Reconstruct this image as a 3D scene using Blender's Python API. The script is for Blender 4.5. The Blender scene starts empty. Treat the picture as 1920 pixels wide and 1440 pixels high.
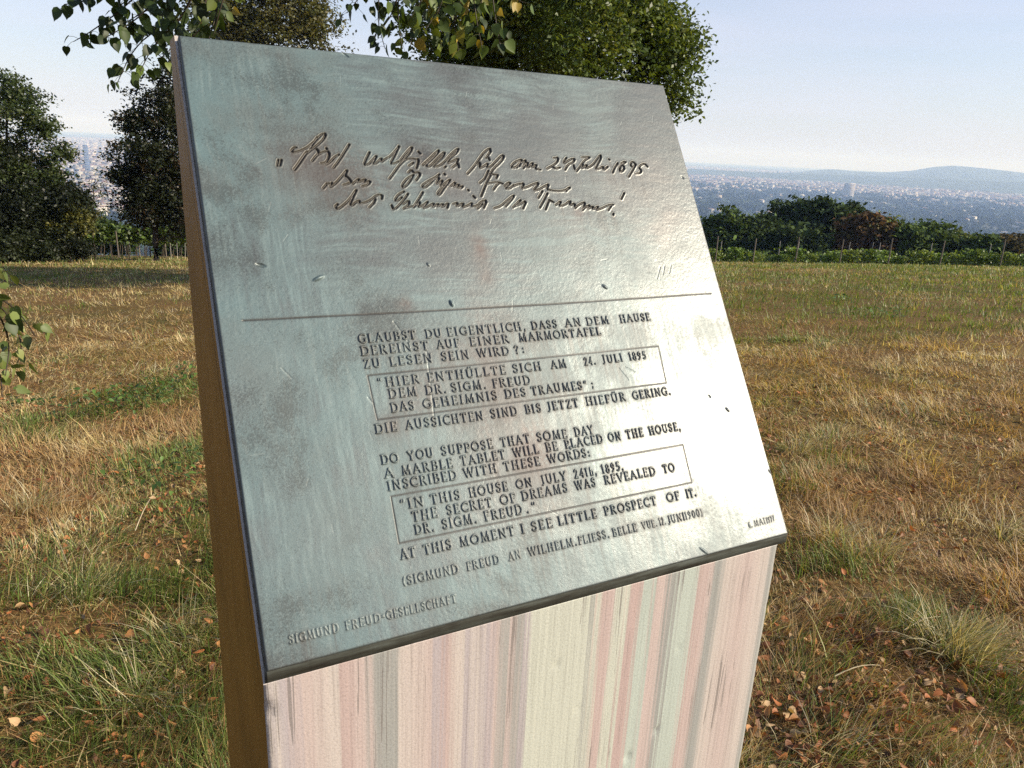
import bpy, math, random
import numpy as np
from mathutils import Vector, Matrix, Euler
R_ = math.radians
C = bpy.context.scene.collection
SC = bpy.context.scene

# ------------------------------------------------------------------ camera, sky, sun, exposure
F_PX, PITCH, ROLL = 1400.226, 0.305473, -0.0491809          # focal length in pixels of a 1920 wide frame
_cp, _sp, _cr, _sr = math.cos(PITCH), math.sin(PITCH), math.cos(ROLL), math.sin(ROLL)
_fw = np.array([0, _cp, -_sp]); _r = np.array([1., 0, 0]); _d = np.array([0, -_sp, -_cp])
CAMR = np.stack([_cr*_r + _sr*_d, -_sr*_r + _cr*_d, _fw])     # rows: right, down, forward
cd = bpy.data.cameras.new('camera'); cam = bpy.data.objects.new('camera', cd); C.objects.link(cam)
cd.sensor_width = 36; cd.lens = 36*F_PX/1920; cd.clip_start = 0.02; cd.clip_end = 90000
_m = Matrix.Identity(4)
for i in range(3):
    _m[i][0] = CAMR[0][i]; _m[i][1] = -CAMR[1][i]; _m[i][2] = -CAMR[2][i]
cam.matrix_world = _m
SC.camera = cam

SUN_AZ, SUN_EL = 98.5, 27.0
w = bpy.data.worlds.new('World'); SC.world = w; w.use_nodes = True
nt = w.node_tree; bg = nt.nodes['Background']
sky = nt.nodes.new('ShaderNodeTexSky'); sky.sky_type = 'NISHITA'; sky.sun_disc = False
sky.sun_elevation = R_(SUN_EL); sky.sun_rotation = R_(SUN_AZ); sky.altitude = 400
sky.air_density = 1.15; sky.dust_density = 1.2; sky.ozone_density = 4.0
bg.inputs[1].default_value = 0.10
# thin high veil and faint streaks of cirrus over the clear sky
tcw = nt.nodes.new('ShaderNodeTexCoord'); mpw = nt.nodes.new('ShaderNodeMapping'); mpw.inputs['Scale'].default_value = (1.1, 1.6, 9.0); mpw.inputs['Rotation'].default_value = (0.05, -0.06, 0.2)
nt.links.new(tcw.outputs['Generated'], mpw.inputs[0]); nzw = nt.nodes.new('ShaderNodeTexNoise'); nzw.inputs['Scale'].default_value = 2.2; nzw.inputs['Detail'].default_value = 5; nzw.inputs['Roughness'].default_value = .5
nt.links.new(mpw.outputs[0], nzw.inputs['Vector'])
mrw = nt.nodes.new('ShaderNodeMapRange'); mrw.inputs[1].default_value = .40; mrw.inputs[2].default_value = .75; mrw.inputs[3].default_value = .46; mrw.inputs[4].default_value = .66; nt.links.new(nzw.outputs[0], mrw.inputs[0])
mxw = nt.nodes.new('ShaderNodeMix'); mxw.data_type = 'RGBA'; spw = nt.nodes.new('ShaderNodeSeparateXYZ'); nt.links.new(tcw.outputs['Generated'], spw.inputs[0])
mew = nt.nodes.new('ShaderNodeMapRange'); mew.inputs[1].default_value = .20; mew.inputs[2].default_value = .55; mew.inputs[3].default_value = 1.; mew.inputs[4].default_value = .12; nt.links.new(spw.outputs[2], mew.inputs[0])
muw = nt.nodes.new('ShaderNodeMath'); muw.operation = 'MULTIPLY'; nt.links.new(mrw.outputs[0], muw.inputs[0]); nt.links.new(mew.outputs[0], muw.inputs[1])
nt.links.new(muw.outputs[0], mxw.inputs[0]); nt.links.new(sky.outputs[0], mxw.inputs[6]); mxw.inputs[7].default_value = (5.3, 5.2, 6.2, 1)
nt.links.new(mxw.outputs[2], bg.inputs[0])
sd = bpy.data.lights.new('sun', 'SUN'); so = bpy.data.objects.new('sun', sd); C.objects.link(so)
sd.energy = 5.0; sd.angle = R_(0.5); sd.color = (1.0, 0.90, 0.74)
_s = Vector((math.sin(R_(SUN_AZ))*math.cos(R_(SUN_EL)), math.cos(R_(SUN_AZ))*math.cos(R_(SUN_EL)), math.sin(R_(SUN_EL))))
so.rotation_euler = _s.to_track_quat('Z', 'Y').to_euler()
SC.view_settings.view_transform = 'Standard'; SC.view_settings.look = 'None'
SC.view_settings.exposure = 0.70; SC.view_settings.gamma = 1.0
cy = SC.cycles; cy.use_denoising = False; cy.use_adaptive_sampling = False
cy.max_bounces = 6; cy.diffuse_bounces = 3; cy.glossy_bounces = 3; cy.transmission_bounces = 3; cy.volume_bounces = 2
cy.transparent_max_bounces = 8; cy.sample_clamp_indirect = 6.0

# ------------------------------------------------------------------ helpers
def tag(o, label=None, cat=None, group=None, kind=None):
    if label: o['label'] = label
    if cat: o['category'] = cat
    if group: o['group'] = group
    if kind: o['kind'] = kind
    return o
def empty(name, loc=(0, 0, 0), rz=0):
    o = bpy.data.objects.new(name, None); o.location = loc; o.rotation_euler = (0, 0, rz); o.empty_display_size = .1
    C.objects.link(o); return o
def npmesh(name, V, F, mat=None, col=None, smooth=False, parent=None, extra=None, link=True):
    """V (n,3), F (m,k) int array (or list of such arrays), col (n,3) linear colour per vertex"""
    me = bpy.data.meshes.new(name)
    Fs = F if isinstance(F, list) else [F]
    Fs = [np.asarray(f, dtype=np.int32) for f in Fs if len(f)]
    V = np.asarray(V, dtype=np.float32)
    me.vertices.add(len(V)); me.vertices.foreach_set('co', V.ravel())
    nl = sum(f.size for f in Fs); nf = sum(len(f) for f in Fs)
    me.loops.add(nl); me.loops.foreach_set('vertex_index', np.concatenate([f.ravel() for f in Fs]))
    tot = np.concatenate([np.full(len(f), f.shape[1], dtype=np.int32) for f in Fs])
    st = np.concatenate([[0], np.cumsum(tot)[:-1]]).astype(np.int32)
    me.polygons.add(nf); me.polygons.foreach_set('loop_start', st); me.polygons.foreach_set('loop_total', tot)
    if smooth: me.polygons.foreach_set('use_smooth', np.ones(nf, dtype=bool))
    if col is not None:
        a = me.color_attributes.new('Col', 'FLOAT_COLOR', 'POINT')
        c4 = np.ones((len(V), 4), dtype=np.float32); c4[:, :3] = col
        a.data.foreach_set('color', c4.ravel())
    if extra:
        for k, v in extra.items():
            a = me.attributes.new(k, 'FLOAT', 'POINT'); a.data.foreach_set('value', np.asarray(v, dtype=np.float32))
    me.update(calc_edges=True)
    if mat: me.materials.append(mat)
    if not link: return me
    o = bpy.data.objects.new(name, me); C.objects.link(o)
    if parent: o.parent = parent
    return o
def nmat(name):
    m = bpy.data.materials.new(name); m.use_nodes = True
    t = m.node_tree; b = t.nodes['Principled BSDF']
    return m, t, b
def N(t, typ, **kw):
    n = t.nodes.new(typ)
    for k, v in kw.items():
        if k in ('ins',):
            for i, x in v.items(): n.inputs[i].default_value = x
        else: setattr(n, k, v)
    return n
def ramp(t, stops, interp='LINEAR'):
    n = t.nodes.new('ShaderNodeValToRGB'); cr = n.color_ramp; cr.interpolation = interp
    while len(cr.elements) > 1: cr.elements.remove(cr.elements[-1])
    cr.elements[0].position = stops[0][0]; cr.elements[0].color = (*stops[0][1], 1)
    for p, c in stops[1:]:
        e = cr.elements.new(p); e.color = (*c, 1)
    return n
def foliage_mat(name, trans=0.35, rough=0.55, spec=0.35):
    m, t, b = nmat(name)
    a = N(t, 'ShaderNodeVertexColor', layer_name='Col')
    t.links.new(a.outputs[0], b.inputs['Base Color']); b.inputs['Roughness'].default_value = rough
    b.inputs['Specular IOR Level'].default_value = spec
    tr = N(t, 'ShaderNodeBsdfTranslucent'); mx = N(t, 'ShaderNodeMixShader', ins={0: trans})
    g = N(t, 'ShaderNodeMix', data_type='RGBA', blend_type='MULTIPLY'); g.inputs[0].default_value = 1
    t.links.new(a.outputs[0], g.inputs[6]); g.inputs[7].default_value = (1.25, 1.15, .5, 1)
    t.links.new(g.outputs[2], tr.inputs[0])
    t.links.new(b.outputs[0], mx.inputs[1]); t.links.new(tr.outputs[0], mx.inputs[2])
    t.links.new(mx.outputs[0], t.nodes['Material Output'].inputs[0])
    return m
def colour_mat(name, rough=.8, noise=0.0, scale=8., bump=0.0):
    m, t, b = nmat(name)
    a = N(t, 'ShaderNodeVertexColor', layer_name='Col'); b.inputs['Roughness'].default_value = rough
    b.inputs['Specular IOR Level'].default_value = .25
    src = a.outputs[0]
    if noise:
        tc = N(t, 'ShaderNodeTexCoord'); nz = N(t, 'ShaderNodeTexNoise', ins={'Scale': scale, 'Detail': 6., 'Roughness': .65})
        t.links.new(tc.outputs['Object'], nz.inputs['Vector'])
        mr = N(t, 'ShaderNodeMapRange', ins={1: .3, 2: .7, 3: 1-noise, 4: 1+noise}); t.links.new(nz.outputs[0], mr.inputs[0])
        g = N(t, 'ShaderNodeMix', data_type='RGBA', blend_type='MULTIPLY'); g.inputs[0].default_value = 1
        t.links.new(src, g.inputs[6]); t.links.new(mr.outputs[0], g.inputs[7]); src = g.outputs[2]
        if bump:
            bp = N(t, 'ShaderNodeBump', ins={'Strength': bump, 'Distance': .01}); t.links.new(nz.outputs[0], bp.inputs['Height'])
            t.links.new(bp.outputs[0], b.inputs['Normal'])
    t.links.new(src, b.inputs['Base Color'])
    return m
M_LEAF = foliage_mat('leaf', .35, .5, .4)
M_FAR = foliage_mat('distant_foliage', .2, .8, .1)
M_GRASS = foliage_mat('grass_blade', .38, .5, .35)
M_DEAD = foliage_mat('dead_leaf', .2, .6, .3)
M_BARK = colour_mat('bark', .9, .35, 30., .6)
M_WOOD = colour_mat('post_wood', .8, .3, 25., .3)
M_WALLS = colour_mat('far_render', .9)

def px_ray(x, y):
    d = np.array([(x-960)/F_PX, (y-720)/F_PX, 1.]) @ CAMR
    return d/np.linalg.norm(d)
def sstep(a, b, x):
    t = np.clip((x-a)/(b-a), 0, 1); return t*t*(3-2*t)
def vnoise(x, y, seed=0):
    """value noise, any shape, about 0..1"""
    xi = np.floor(x).astype(np.int64); yi = np.floor(y).astype(np.int64)
    fx = x-xi; fy = y-yi; fx = fx*fx*(3-2*fx); fy = fy*fy*(3-2*fy)
    def h(a, b):
        n = (a*374761393 + b*668265263 + seed*1442695041) & 0xffffffff
        n = ((n ^ (n >> 13))*1274126177) & 0xffffffff
        n = ((n ^ (n >> 16))*2246822519) & 0xffffffff
        return ((n ^ (n >> 15)) & 0xffff)/65535.
    return (h(xi, yi)*(1-fx)+h(xi+1, yi)*fx)*(1-fy)+(h(xi, yi+1)*(1-fx)+h(xi+1, yi+1)*fx)*fy
def fbm(x, y, seed=0, oct=4, gain=.5):
    s = 0; a = 1; t = 0
    for o in range(oct):
        s = s+a*vnoise(x*2**o+17.3*o, y*2**o-9.1*o, seed+o*7); t += a; a *= gain
    return s/t

# ------------------------------------------------------------------ terrain
def terrain(x, y):
    x = np.asarray(x, float); y = np.asarray(y, float)
    yy = np.clip(y, 0, 62)
    z = -1.62 - .088*np.maximum(y, -300) - .00045*yy*yy - .125*np.maximum(y-62, 0)
    r_ = np.hypot(x, y)
    z = z + .055*(fbm(x*2.1+11, y*2.1, 13, 2)-.5)*np.exp(-r_/11.)
    xs = 60*np.tanh(x/60)
    z = z + .041*xs*np.clip(1-(y-60)/200, 0, 1)
    z = z + .03*(fbm(x*.35+50, y*.35, 3, 3)-.5)*np.clip(1-np.abs(y)/300, 0, 1)
    plain = -205 + 14*(fbm(x/2500+9, y/2500, 5, 3)-.5)
    k = 14.
    dz = np.clip((z-plain)/k, -40, 40)
    z = plain + k*np.log1p(np.exp(dz)) if np.ndim(dz) else plain + k*math.log1p(math.exp(float(dz)))
    return z
_T00 = float(terrain(0., 0.))
def ground_hit(px, py):
    d = px_ray(px, py); t = 0.5
    while t < 40000:
        p = d*t
        if p[2] < float(terrain(p[0], p[1])): break
        t *= 1.01
    lo, hi = t/1.01, t
    for _ in range(30):
        mid = (lo+hi)/2; p = d*mid
        if p[2] < float(terrain(p[0], p[1])): hi = mid
        else: lo = mid
    return d*hi
def at(px, py, dist):
    """point seen at that pixel, at that horizontal distance"""
    d = px_ray(px, py); return d*(dist/math.hypot(d[0], d[1]))
def on_ground(px, dist, py=480):
    p = at(px, py, dist); return np.array([p[0], p[1], float(terrain(p[0], p[1]))])

gs = np.linspace(-1, 1, 641)
gx = np.sinh(gs*10.4)*(33000/math.sinh(10.4))
gt = np.linspace(-.70, 1, 720); gy = np.sinh(gt*10.4)*(33000/math.sinh(10.4))
GX, GY = np.meshgrid(gx, gy); GZ = terrain(GX, GY)
ny, nx = GX.shape
ii = (np.arange(ny-1)[:, None]*nx+np.arange(nx-1)[None]).ravel()
GF = np.stack([ii, ii+1, ii+nx+1, ii+nx], 1)
m, t, b = nmat('meadow_ground')
geo = N(t, 'ShaderNodeNewGeometry'); sep = N(t, 'ShaderNodeSeparateXYZ'); t.links.new(geo.outputs['Position'], sep.inputs[0])
n1 = N(t, 'ShaderNodeTexNoise', ins={'Scale': .55, 'Detail': 6., 'Roughness': .6}); n2 = N(t, 'ShaderNodeTexNoise', ins={'Scale': 22., 'Detail': 8., 'Roughness': .75})
n3 = N(t, 'ShaderNodeTexNoise', ins={'Scale': .0016, 'Detail': 9., 'Roughness': .62})
for n in (n1, n2, n3): t.links.new(geo.outputs['Position'], n.inputs['Vector'])
r1 = ramp(t, [(.34, (.12, .12, .035)), (.48, (.22, .16, .065)), (.62, (.24, .16, .07))]); t.links.new(n1.outputs[0], r1.inputs[0])
r2 = ramp(t, [(.36, (.10, .055, .035)), (.5, (.34, .23, .15)), (.64, (1.2, 1.05, .8))]); t.links.new(n2.outputs[0], r2.inputs[0])
mu = N(t, 'ShaderNodeMix', data_type='RGBA', blend_type='MULTIPLY'); mu.inputs[0].default_value = .75
t.links.new(r1.outputs[0], mu.inputs[6]); t.links.new(r2.outputs[0], mu.inputs[7])
r3 = ramp(t, [(.36, (.026, .042, .02)), (.48, (.042, .06, .028)), (.57, (.09, .09, .065)), (.70, (.15, .14, .12))]); t.links.new(n3.outputs[0], r3.inputs[0])
mr = N(t, 'ShaderNodeMapRange', ins={1: 55., 2: 130., 3: 0., 4: 1.}); t.links.new(sep.outputs[1], mr.inputs[0])
mf = N(t, 'ShaderNodeMix', data_type='RGBA'); t.links.new(mr.outputs[0], mf.inputs[0]); t.links.new(mu.outputs[2], mf.inputs[6]); t.links.new(r3.outputs[0], mf.inputs[7])
t.links.new(mf.outputs[2], b.inputs['Base Color']); b.inputs['Roughness'].default_value = .95; b.inputs['Specular IOR Level'].default_value = .1
bp = N(t, 'ShaderNodeBump', ins={'Strength': .6, 'Distance': .02}); t.links.new(n2.outputs[0], bp.inputs['Height']); t.links.new(bp.outputs[0], b.inputs['Normal'])
tag(npmesh('ground', np.stack([GX, GY, GZ], -1).reshape(-1, 3), GF, m, smooth=True), kind='structure')

# far ridges, right of the plain and a fainter one behind
def ridge(name, prof, dist, depth, foot=-215):
    """prof: pixel outline of the crest seen from the terrace; built as a full hill with front and back slopes"""
    xs = np.linspace(prof[0][0], prof[-1][0], 150)
    ys = np.interp(xs, [p[0] for p in prof], [p[1] for p in prof])
    rows = []
    for k, f in enumerate(np.linspace(-1, 1, 25)):
        row = []
        for x, y in zip(xs, ys):
            p = at(x, y, dist); h = p[2]-foot
            u = np.array([p[0], p[1]])/math.hypot(p[0], p[1])
            s = (1-abs(f)**1.4)
            q = u*(dist+f*depth)
            z = foot+h*s*(1+.10*(1-s)*(2*vnoise(q[0]/500., q[1]/500., 8)-1)+ .05*(f != 0)*(vnoise(q[0]/180., q[1]/180., 9)-.5))
            row.append((q[0], q[1], z))
        rows.append(row)
    V = np.array(rows); a, bb = V.shape[:2]
    jj = (np.arange(a-1)[:, None]*bb+np.arange(bb-1)[None]).ravel()
    m, t, b = nmat('wooded_hill'); g = N(t, 'ShaderNodeNewGeometry'); nz = N(t, 'ShaderNodeTexNoise', ins={'Scale': .006, 'Detail': 8.})
    t.links.new(g.outputs['Position'], nz.inputs['Vector']); r = ramp(t, [(.35, (.025, .045, .02)), (.6, (.06, .085, .035))])
    t.links.new(nz.outputs[0], r.inputs[0]); t.links.new(r.outputs[0], b.inputs['Base Color']); b.inputs['Roughness'].default_value = 1
    return tag(npmesh(name, V.reshape(-1, 3), np.stack([jj, jj+1, jj+bb+1, jj+bb], 1), m, smooth=True), kind='structure')
ridge('hills', [(1400, 330), (1500, 322), (1540, 318), (1565, 317), (1600, 321), (1660, 323), (1710, 320), (1750, 313), (1785, 310.5), (1820, 313), (1860, 317), (1920, 324), (2060, 338), (2300, 352)], 13500, 3200)
ridge('hills', [(1290, 316), (1420, 322.5), (1500, 325), (1700, 332), (1900, 341), (2100, 352)], 10000, 1300)

# ------------------------------------------------------------------ the memorial stele
W, H = .6205, .626
YAW, SLOPE = 0.495725, 1.008781
BL = np.array([-.19694, .53073, -.43594])                 # lower left corner of the plaque's face
wx = np.array([math.cos(YAW), math.sin(YAW), 0]); bk = np.array([-math.sin(YAW), math.cos(YAW), 0])
up = bk*math.cos(SLOPE)+np.array([0, 0, 1])*math.sin(SLOPE); nrm = np.cross(wx, up)
def uv(x, y):
    d = px_ray(x, y); t = (BL@nrm)/(d@nrm); h = d*t-BL; return np.array([h@wx, h@up])
stele_z = float(terrain(BL[0]+wx[0]*.3+bk[0]*.2, BL[1]+wx[1]*.3+bk[1]*.2))
stele = empty('memorial_stele', (BL[0], BL[1], stele_z), YAW)
tag(stele, 'striped marble stele with a sloping bronze plaque, standing in the dry meadow', 'memorial')
zl = BL[2]-stele_z                                         # height of the plaque's lower edge above ground

# marble block: side profile (s = depth, z), front face as a fine grid with chips
m_mar, t, b = nmat('striped_marble')
tc = N(t, 'ShaderNodeTexCoord'); sp = N(t, 'ShaderNodeSeparateXYZ'); t.links.new(tc.outputs['Object'], sp.inputs[0])
mp = N(t, 'ShaderNodeMapping'); mp.inputs['Scale'].default_value = (6, 6, .9); t.links.new(tc.outputs['Object'], mp.inputs[0])
nz = N(t, 'ShaderNodeTexNoise', ins={'Scale': 1.6, 'Detail': 5., 'Roughness': .6}); t.links.new(mp.outputs[0], nz.inputs['Vector'])
ma = N(t, 'ShaderNodeMath', operation='MULTIPLY_ADD'); ma.inputs[1].default_value = .022; t.links.new(nz.outputs[0], ma.inputs[0])
mpf = N(t, 'ShaderNodeMapping'); mpf.inputs['Scale'].default_value = (210, 60, 1.1); t.links.new(tc.outputs['Object'], mpf.inputs[0])
nzf = N(t, 'ShaderNodeTexNoise', ins={'Scale': 1., 'Detail': 5., 'Roughness': .6}); t.links.new(mpf.outputs[0], nzf.inputs['Vector'])
maf = N(t, 'ShaderNodeMath', operation='MULTIPLY_ADD'); maf.inputs[1].default_value = .036; t.links.new(nzf.outputs[0], maf.inputs[0]); t.links.new(sp.outputs[0], maf.inputs[2])
t.links.new(maf.outputs[0], ma.inputs[2])
mb = N(t, 'ShaderNodeMath', operation='MULTIPLY_ADD'); mb.inputs[1].default_value = 1/.63; mb.inputs[2].default_value = -.029/.63+.01; t.links.new(ma.outputs[0], mb.inputs[0])
PK = (.45, .37, .345); PL = (.47, .42, .385); CR = (.46, .47, .405); GG = (.29, .29, .275); RS = (.41, .315, .295); MV = (.365, .325, .335); GR = (.395, .435, .39)
st = [(0, PL), (.012, MV), (.03, PK), (.06, PL), (.066, RS), (.083, PK), (.098, GG), (.110, GG), (.116, PL), (.150, PK), (.157, MV), (.165, RS), (.181, PL), (.190, MV),
      (.20, PL), (.212, MV), (.222, PK), (.232, GG), (.236, PK), (.249, GG), (.2565, MV), (.262, CR), (.29, CR), (.298, RS), (.32, RS), (.324, PL), (.3366, CR), (.341, GG), (.3464, CR), (.353, RS), (.3655, PK), (.368, CR),
      (.38, CR), (.384, RS), (.40, RS), (.4045, GR), (.418, GR), (.424, PK), (.436, PK), (.442, GG), (.451, GG), (.4555, GR), (.48, GR), (.486, RS), (.501, PK), (.507, GG), (.517, GG), (.525, PL), (.56, PK), (.593, PL), (.598, GG), (.608, GG)]
# two ramps (32 stops at most each)
def rp(a): return ramp(t, [((p+.0063)/.63, c) for p, c in a])
ra = rp(st[:27]); rb = rp(st[26:])
for r in (ra, rb): t.links.new(mb.outputs[0], r.inputs[0])
gt_ = N(t, 'ShaderNodeMath', operation='GREATER_THAN'); gt_.inputs[1].default_value = (.28+.0063)/.63; t.links.new(mb.outputs[0], gt_.inputs[0])
mx = N(t, 'ShaderNodeMix', data_type='RGBA'); t.links.new(gt_.outputs[0], mx.inputs[0]); t.links.new(ra.outputs[0], mx.inputs[6]); t.links.new(rb.outputs[0], mx.inputs[7])
# fine grain veins, stretched along z
mp2 = N(t, 'ShaderNodeMapping'); mp2.inputs['Scale'].default_value = (320, 60, 4.5); t.links.new(tc.outputs['Object'], mp2.inputs[0])
v1 = N(t, 'ShaderNodeTexNoise', ins={'Scale': 1., 'Detail': 7., 'Roughness': .7, 'Distortion': .3}); t.links.new(mp2.outputs[0], v1.inputs['Vector'])
rv = ramp(t, [(.28, (.60, .58, .58)), (.40, (.86, .85, .85)), (.52, (1, 1, 1)), (.75, (1.12, 1.08, 1.06))]); t.links.new(v1.outputs[0], rv.inputs[0])
m2 = N(t, 'ShaderNodeMix', data_type='RGBA', blend_type='MULTIPLY'); m2.inputs[0].default_value = .8; t.links.new(mx.outputs[2], m2.inputs[6]); t.links.new(rv.outputs[0], m2.inputs[7])
# thin dark cracks
mp3 = N(t, 'ShaderNodeMapping'); mp3.inputs['Scale'].default_value = (46, 46, .55); t.links.new(tc.outputs['Object'], mp3.inputs[0])
v2 = N(t, 'ShaderNodeTexNoise', ins={'Scale': 1., 'Detail': 4., 'Roughness': .55, 'Distortion': .4}); t.links.new(mp3.outputs[0], v2.inputs['Vector'])
su = N(t, 'ShaderNodeMath', operation='SUBTRACT'); su.inputs[1].default_value = .5; t.links.new(v2.outputs[0], su.inputs[0])
ab = N(t, 'ShaderNodeMath', operation='ABSOLUTE'); t.links.new(su.outputs[0], ab.inputs[0])
n4 = N(t, 'ShaderNodeTexNoise', ins={'Scale': 7., 'Detail': 3.}); t.links.new(tc.outputs['Object'], n4.inputs['Vector'])
mk = N(t, 'ShaderNodeMapRange', ins={1: .5, 2: .62, 3: 0., 4: .008}); t.links.new(n4.outputs[0], mk.inputs[0])
lt = N(t, 'ShaderNodeMath', operation='LESS_THAN'); t.links.new(ab.outputs[0], lt.inputs[0]); t.links.new(mk.outputs[0], lt.inputs[1])
lm = N(t, 'ShaderNodeMath', operation='MULTIPLY'); lm.inputs[1].default_value = .7; t.links.new(lt.outputs[0], lm.inputs[0])
m3 = N(t, 'ShaderNodeMix', data_type='RGBA'); t.links.new(lm.outputs[0], m3.inputs[0]); t.links.new(m2.outputs[2], m3.inputs[6]); m3.inputs[7].default_value = (.17, .15, .14, 1)
# grainy speckle
n5 = N(t, 'ShaderNodeTexNoise', ins={'Scale': 420., 'Detail': 3., 'Roughness': .7}); t.links.new(tc.outputs['Object'], n5.inputs['Vector'])
r5 = ramp(t, [(.3, (.74, .73, .72)), (.45, (.97, .97, .97)), (.65, (1.1, 1.1, 1.09))]); t.links.new(n5.outputs[0], r5.inputs[0])
m4 = N(t, 'ShaderNodeMix', data_type='RGBA', blend_type='MULTIPLY'); m4.inputs[0].default_value = .85; t.links.new(m3.outputs[2], m4.inputs[6]); t.links.new(r5.outputs[0], m4.inputs[7])
t.links.new(m4.outputs[2], b.inputs['Base Color']); b.inputs['Roughness'].default_value = .5; b.inputs['Specular IOR Level'].default_value = .4
bp = N(t, 'ShaderNodeBump', ins={'Strength': .12, 'Distance': .004}); t.links.new(n5.outputs[0], bp.inputs['Height']); t.links.new(bp.outputs[0], b.inputs['Normal'])
# streaked brown colour, used on the left flank alone
m_side, t, b = nmat('brown_flank')
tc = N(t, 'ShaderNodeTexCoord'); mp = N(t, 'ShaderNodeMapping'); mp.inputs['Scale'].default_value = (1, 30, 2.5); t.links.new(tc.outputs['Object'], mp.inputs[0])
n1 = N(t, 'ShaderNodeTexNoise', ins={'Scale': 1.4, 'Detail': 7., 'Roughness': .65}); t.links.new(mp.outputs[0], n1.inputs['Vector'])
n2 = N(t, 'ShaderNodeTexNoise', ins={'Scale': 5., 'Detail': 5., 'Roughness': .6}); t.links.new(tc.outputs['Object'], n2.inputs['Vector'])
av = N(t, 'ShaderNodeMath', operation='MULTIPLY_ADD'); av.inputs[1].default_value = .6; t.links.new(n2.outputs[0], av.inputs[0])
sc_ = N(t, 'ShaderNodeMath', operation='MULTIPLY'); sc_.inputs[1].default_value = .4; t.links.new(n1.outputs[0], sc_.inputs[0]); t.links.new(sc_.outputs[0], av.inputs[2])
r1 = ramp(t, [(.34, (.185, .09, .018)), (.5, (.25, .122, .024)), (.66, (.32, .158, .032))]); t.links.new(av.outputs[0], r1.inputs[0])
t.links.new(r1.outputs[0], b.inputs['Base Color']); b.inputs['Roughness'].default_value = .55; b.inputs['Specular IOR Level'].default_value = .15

x0, x1 = -.003, .6075
zt = zl-.0140
plam = math.tan(SLOPE)
prof = [(.0025, -.15), (.0025, zt), (.40-.055, zt+plam*(.345-.0025)), (.405, zt+plam*(.345-.0025)), (.405, -.15)]
V = []; F4 = []
# front grid
nu, nv = 150, 260
us = np.linspace(x0, x1, nu); vs = np.linspace(-.15, zt, nv)
U, Vv = np.meshgrid(us, vs)
D = np.full(U.shape, .0025)
rng = np.random.default_rng(5)
def chip(u, z, ru, rz, dep, a=0.):
    du = (U-u)*math.cos(a)+(Vv-z)*math.sin(a); dz = -(U-u)*math.sin(a)+(Vv-z)*math.cos(a)
    q = (du/ru)**2+(dz/rz)**2
    return dep*np.clip(1-q, 0, 1)**.5*(.6+.8*fbm(U*400, Vv*400, 77, 2))
def front_uz(px, py):
    d = px_ray(px, py); t = (BL@bk)/(d@bk); h = d*t-BL; return h@wx, h[2]+zl
for px, py, a, c_ in ((503, 1338, .011, .02), (1046, 1246, .007, .006), (1232, 1374, .009, .006), (1180, 1422, .007, .009), (1350, 1345, .004, .004), (1210, 1235, .003, .004), (1085, 1330, .003, .003), (1275, 1220, .003, .004), (720, 1165, .004, .004)):
    u_, z_ = front_uz(px, py); D += chip(u_, z_, a*.6, c_*.6, .003, .3)
D += .0009*np.exp(-((U-x0)/.003)**2)+.0006*np.exp(-((U-x1)/.002)**2)
D += .002*np.exp(-((U-x0)/.004)**2)*np.clip(fbm(U*3, Vv*38, 12, 3)-.52, 0, 1)*4 + .0007*np.exp(-((U-x1)/.003)**2)*np.clip(fbm(U*3, Vv*60, 14, 3)-.54, 0, 1)*4
Vf = np.stack([U, D, Vv], -1).reshape(-1, 3)
ii = (np.arange(nv-1)[:, None]*nu+np.arange(nu-1)[None]).ravel()
Ff = np.stack([ii, ii+1, ii+nu+1, ii+nu], 1)
Lc = Vf.reshape(nv, nu, 3)[:, 0]; Rc = Vf.reshape(nv, nu, 3)[:, -1]
base = len(Vf); extra_v = []
# sides: strips from the front edge columns to the back profile
def back_s(z): return .405
def side(cols, x, flip):
    global extra_v
    i0 = base+len(extra_v)
    extra_v += [(x, .405, z) for z in cols[:, 2]]
    idx = np.arange(nv)*nu+(0 if flip else nu-1)
    b_ = i0+np.arange(nv)
    q = np.stack([idx[:-1], idx[1:], b_[1:], b_[:-1]], 1)
    return q[:, ::-1] if not flip else q
FL = side(Lc, x0, True); FR = side(Rc, x1, False)
Vs = np.concatenate([Vf, np.array(extra_v)])
# sloping head above the front's top: separate verts
h = zt+plam*(.345-.0025)
hv = np.array([(x0, .0025, zt), (x1, .0025, zt), (x0, .345, h), (x1, .345, h), (x0, .405, h), (x1, .405, h), (x0, .405, zt), (x1, .405, zt), (x0, .405, -.15), (x1, .405, -.15)])
k = len(Vs); Vs = np.concatenate([Vs, hv])
head = [np.array([(k, k+1, k+3, k+2), (k+2, k+3, k+5, k+4), (k+4, k+5, k+9, k+8)])]
hl = np.array([(k, k+2, k+4, k+6)]); hr = np.array([(k+1, k+7, k+5, k+3)])
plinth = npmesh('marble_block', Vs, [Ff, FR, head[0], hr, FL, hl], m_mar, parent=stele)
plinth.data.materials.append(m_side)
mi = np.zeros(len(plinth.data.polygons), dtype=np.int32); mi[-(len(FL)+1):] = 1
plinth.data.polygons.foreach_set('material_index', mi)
sm = np.zeros(len(mi), dtype=bool); sm[:len(Ff)] = True; plinth.data.polygons.foreach_set('use_smooth', sm)

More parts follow.
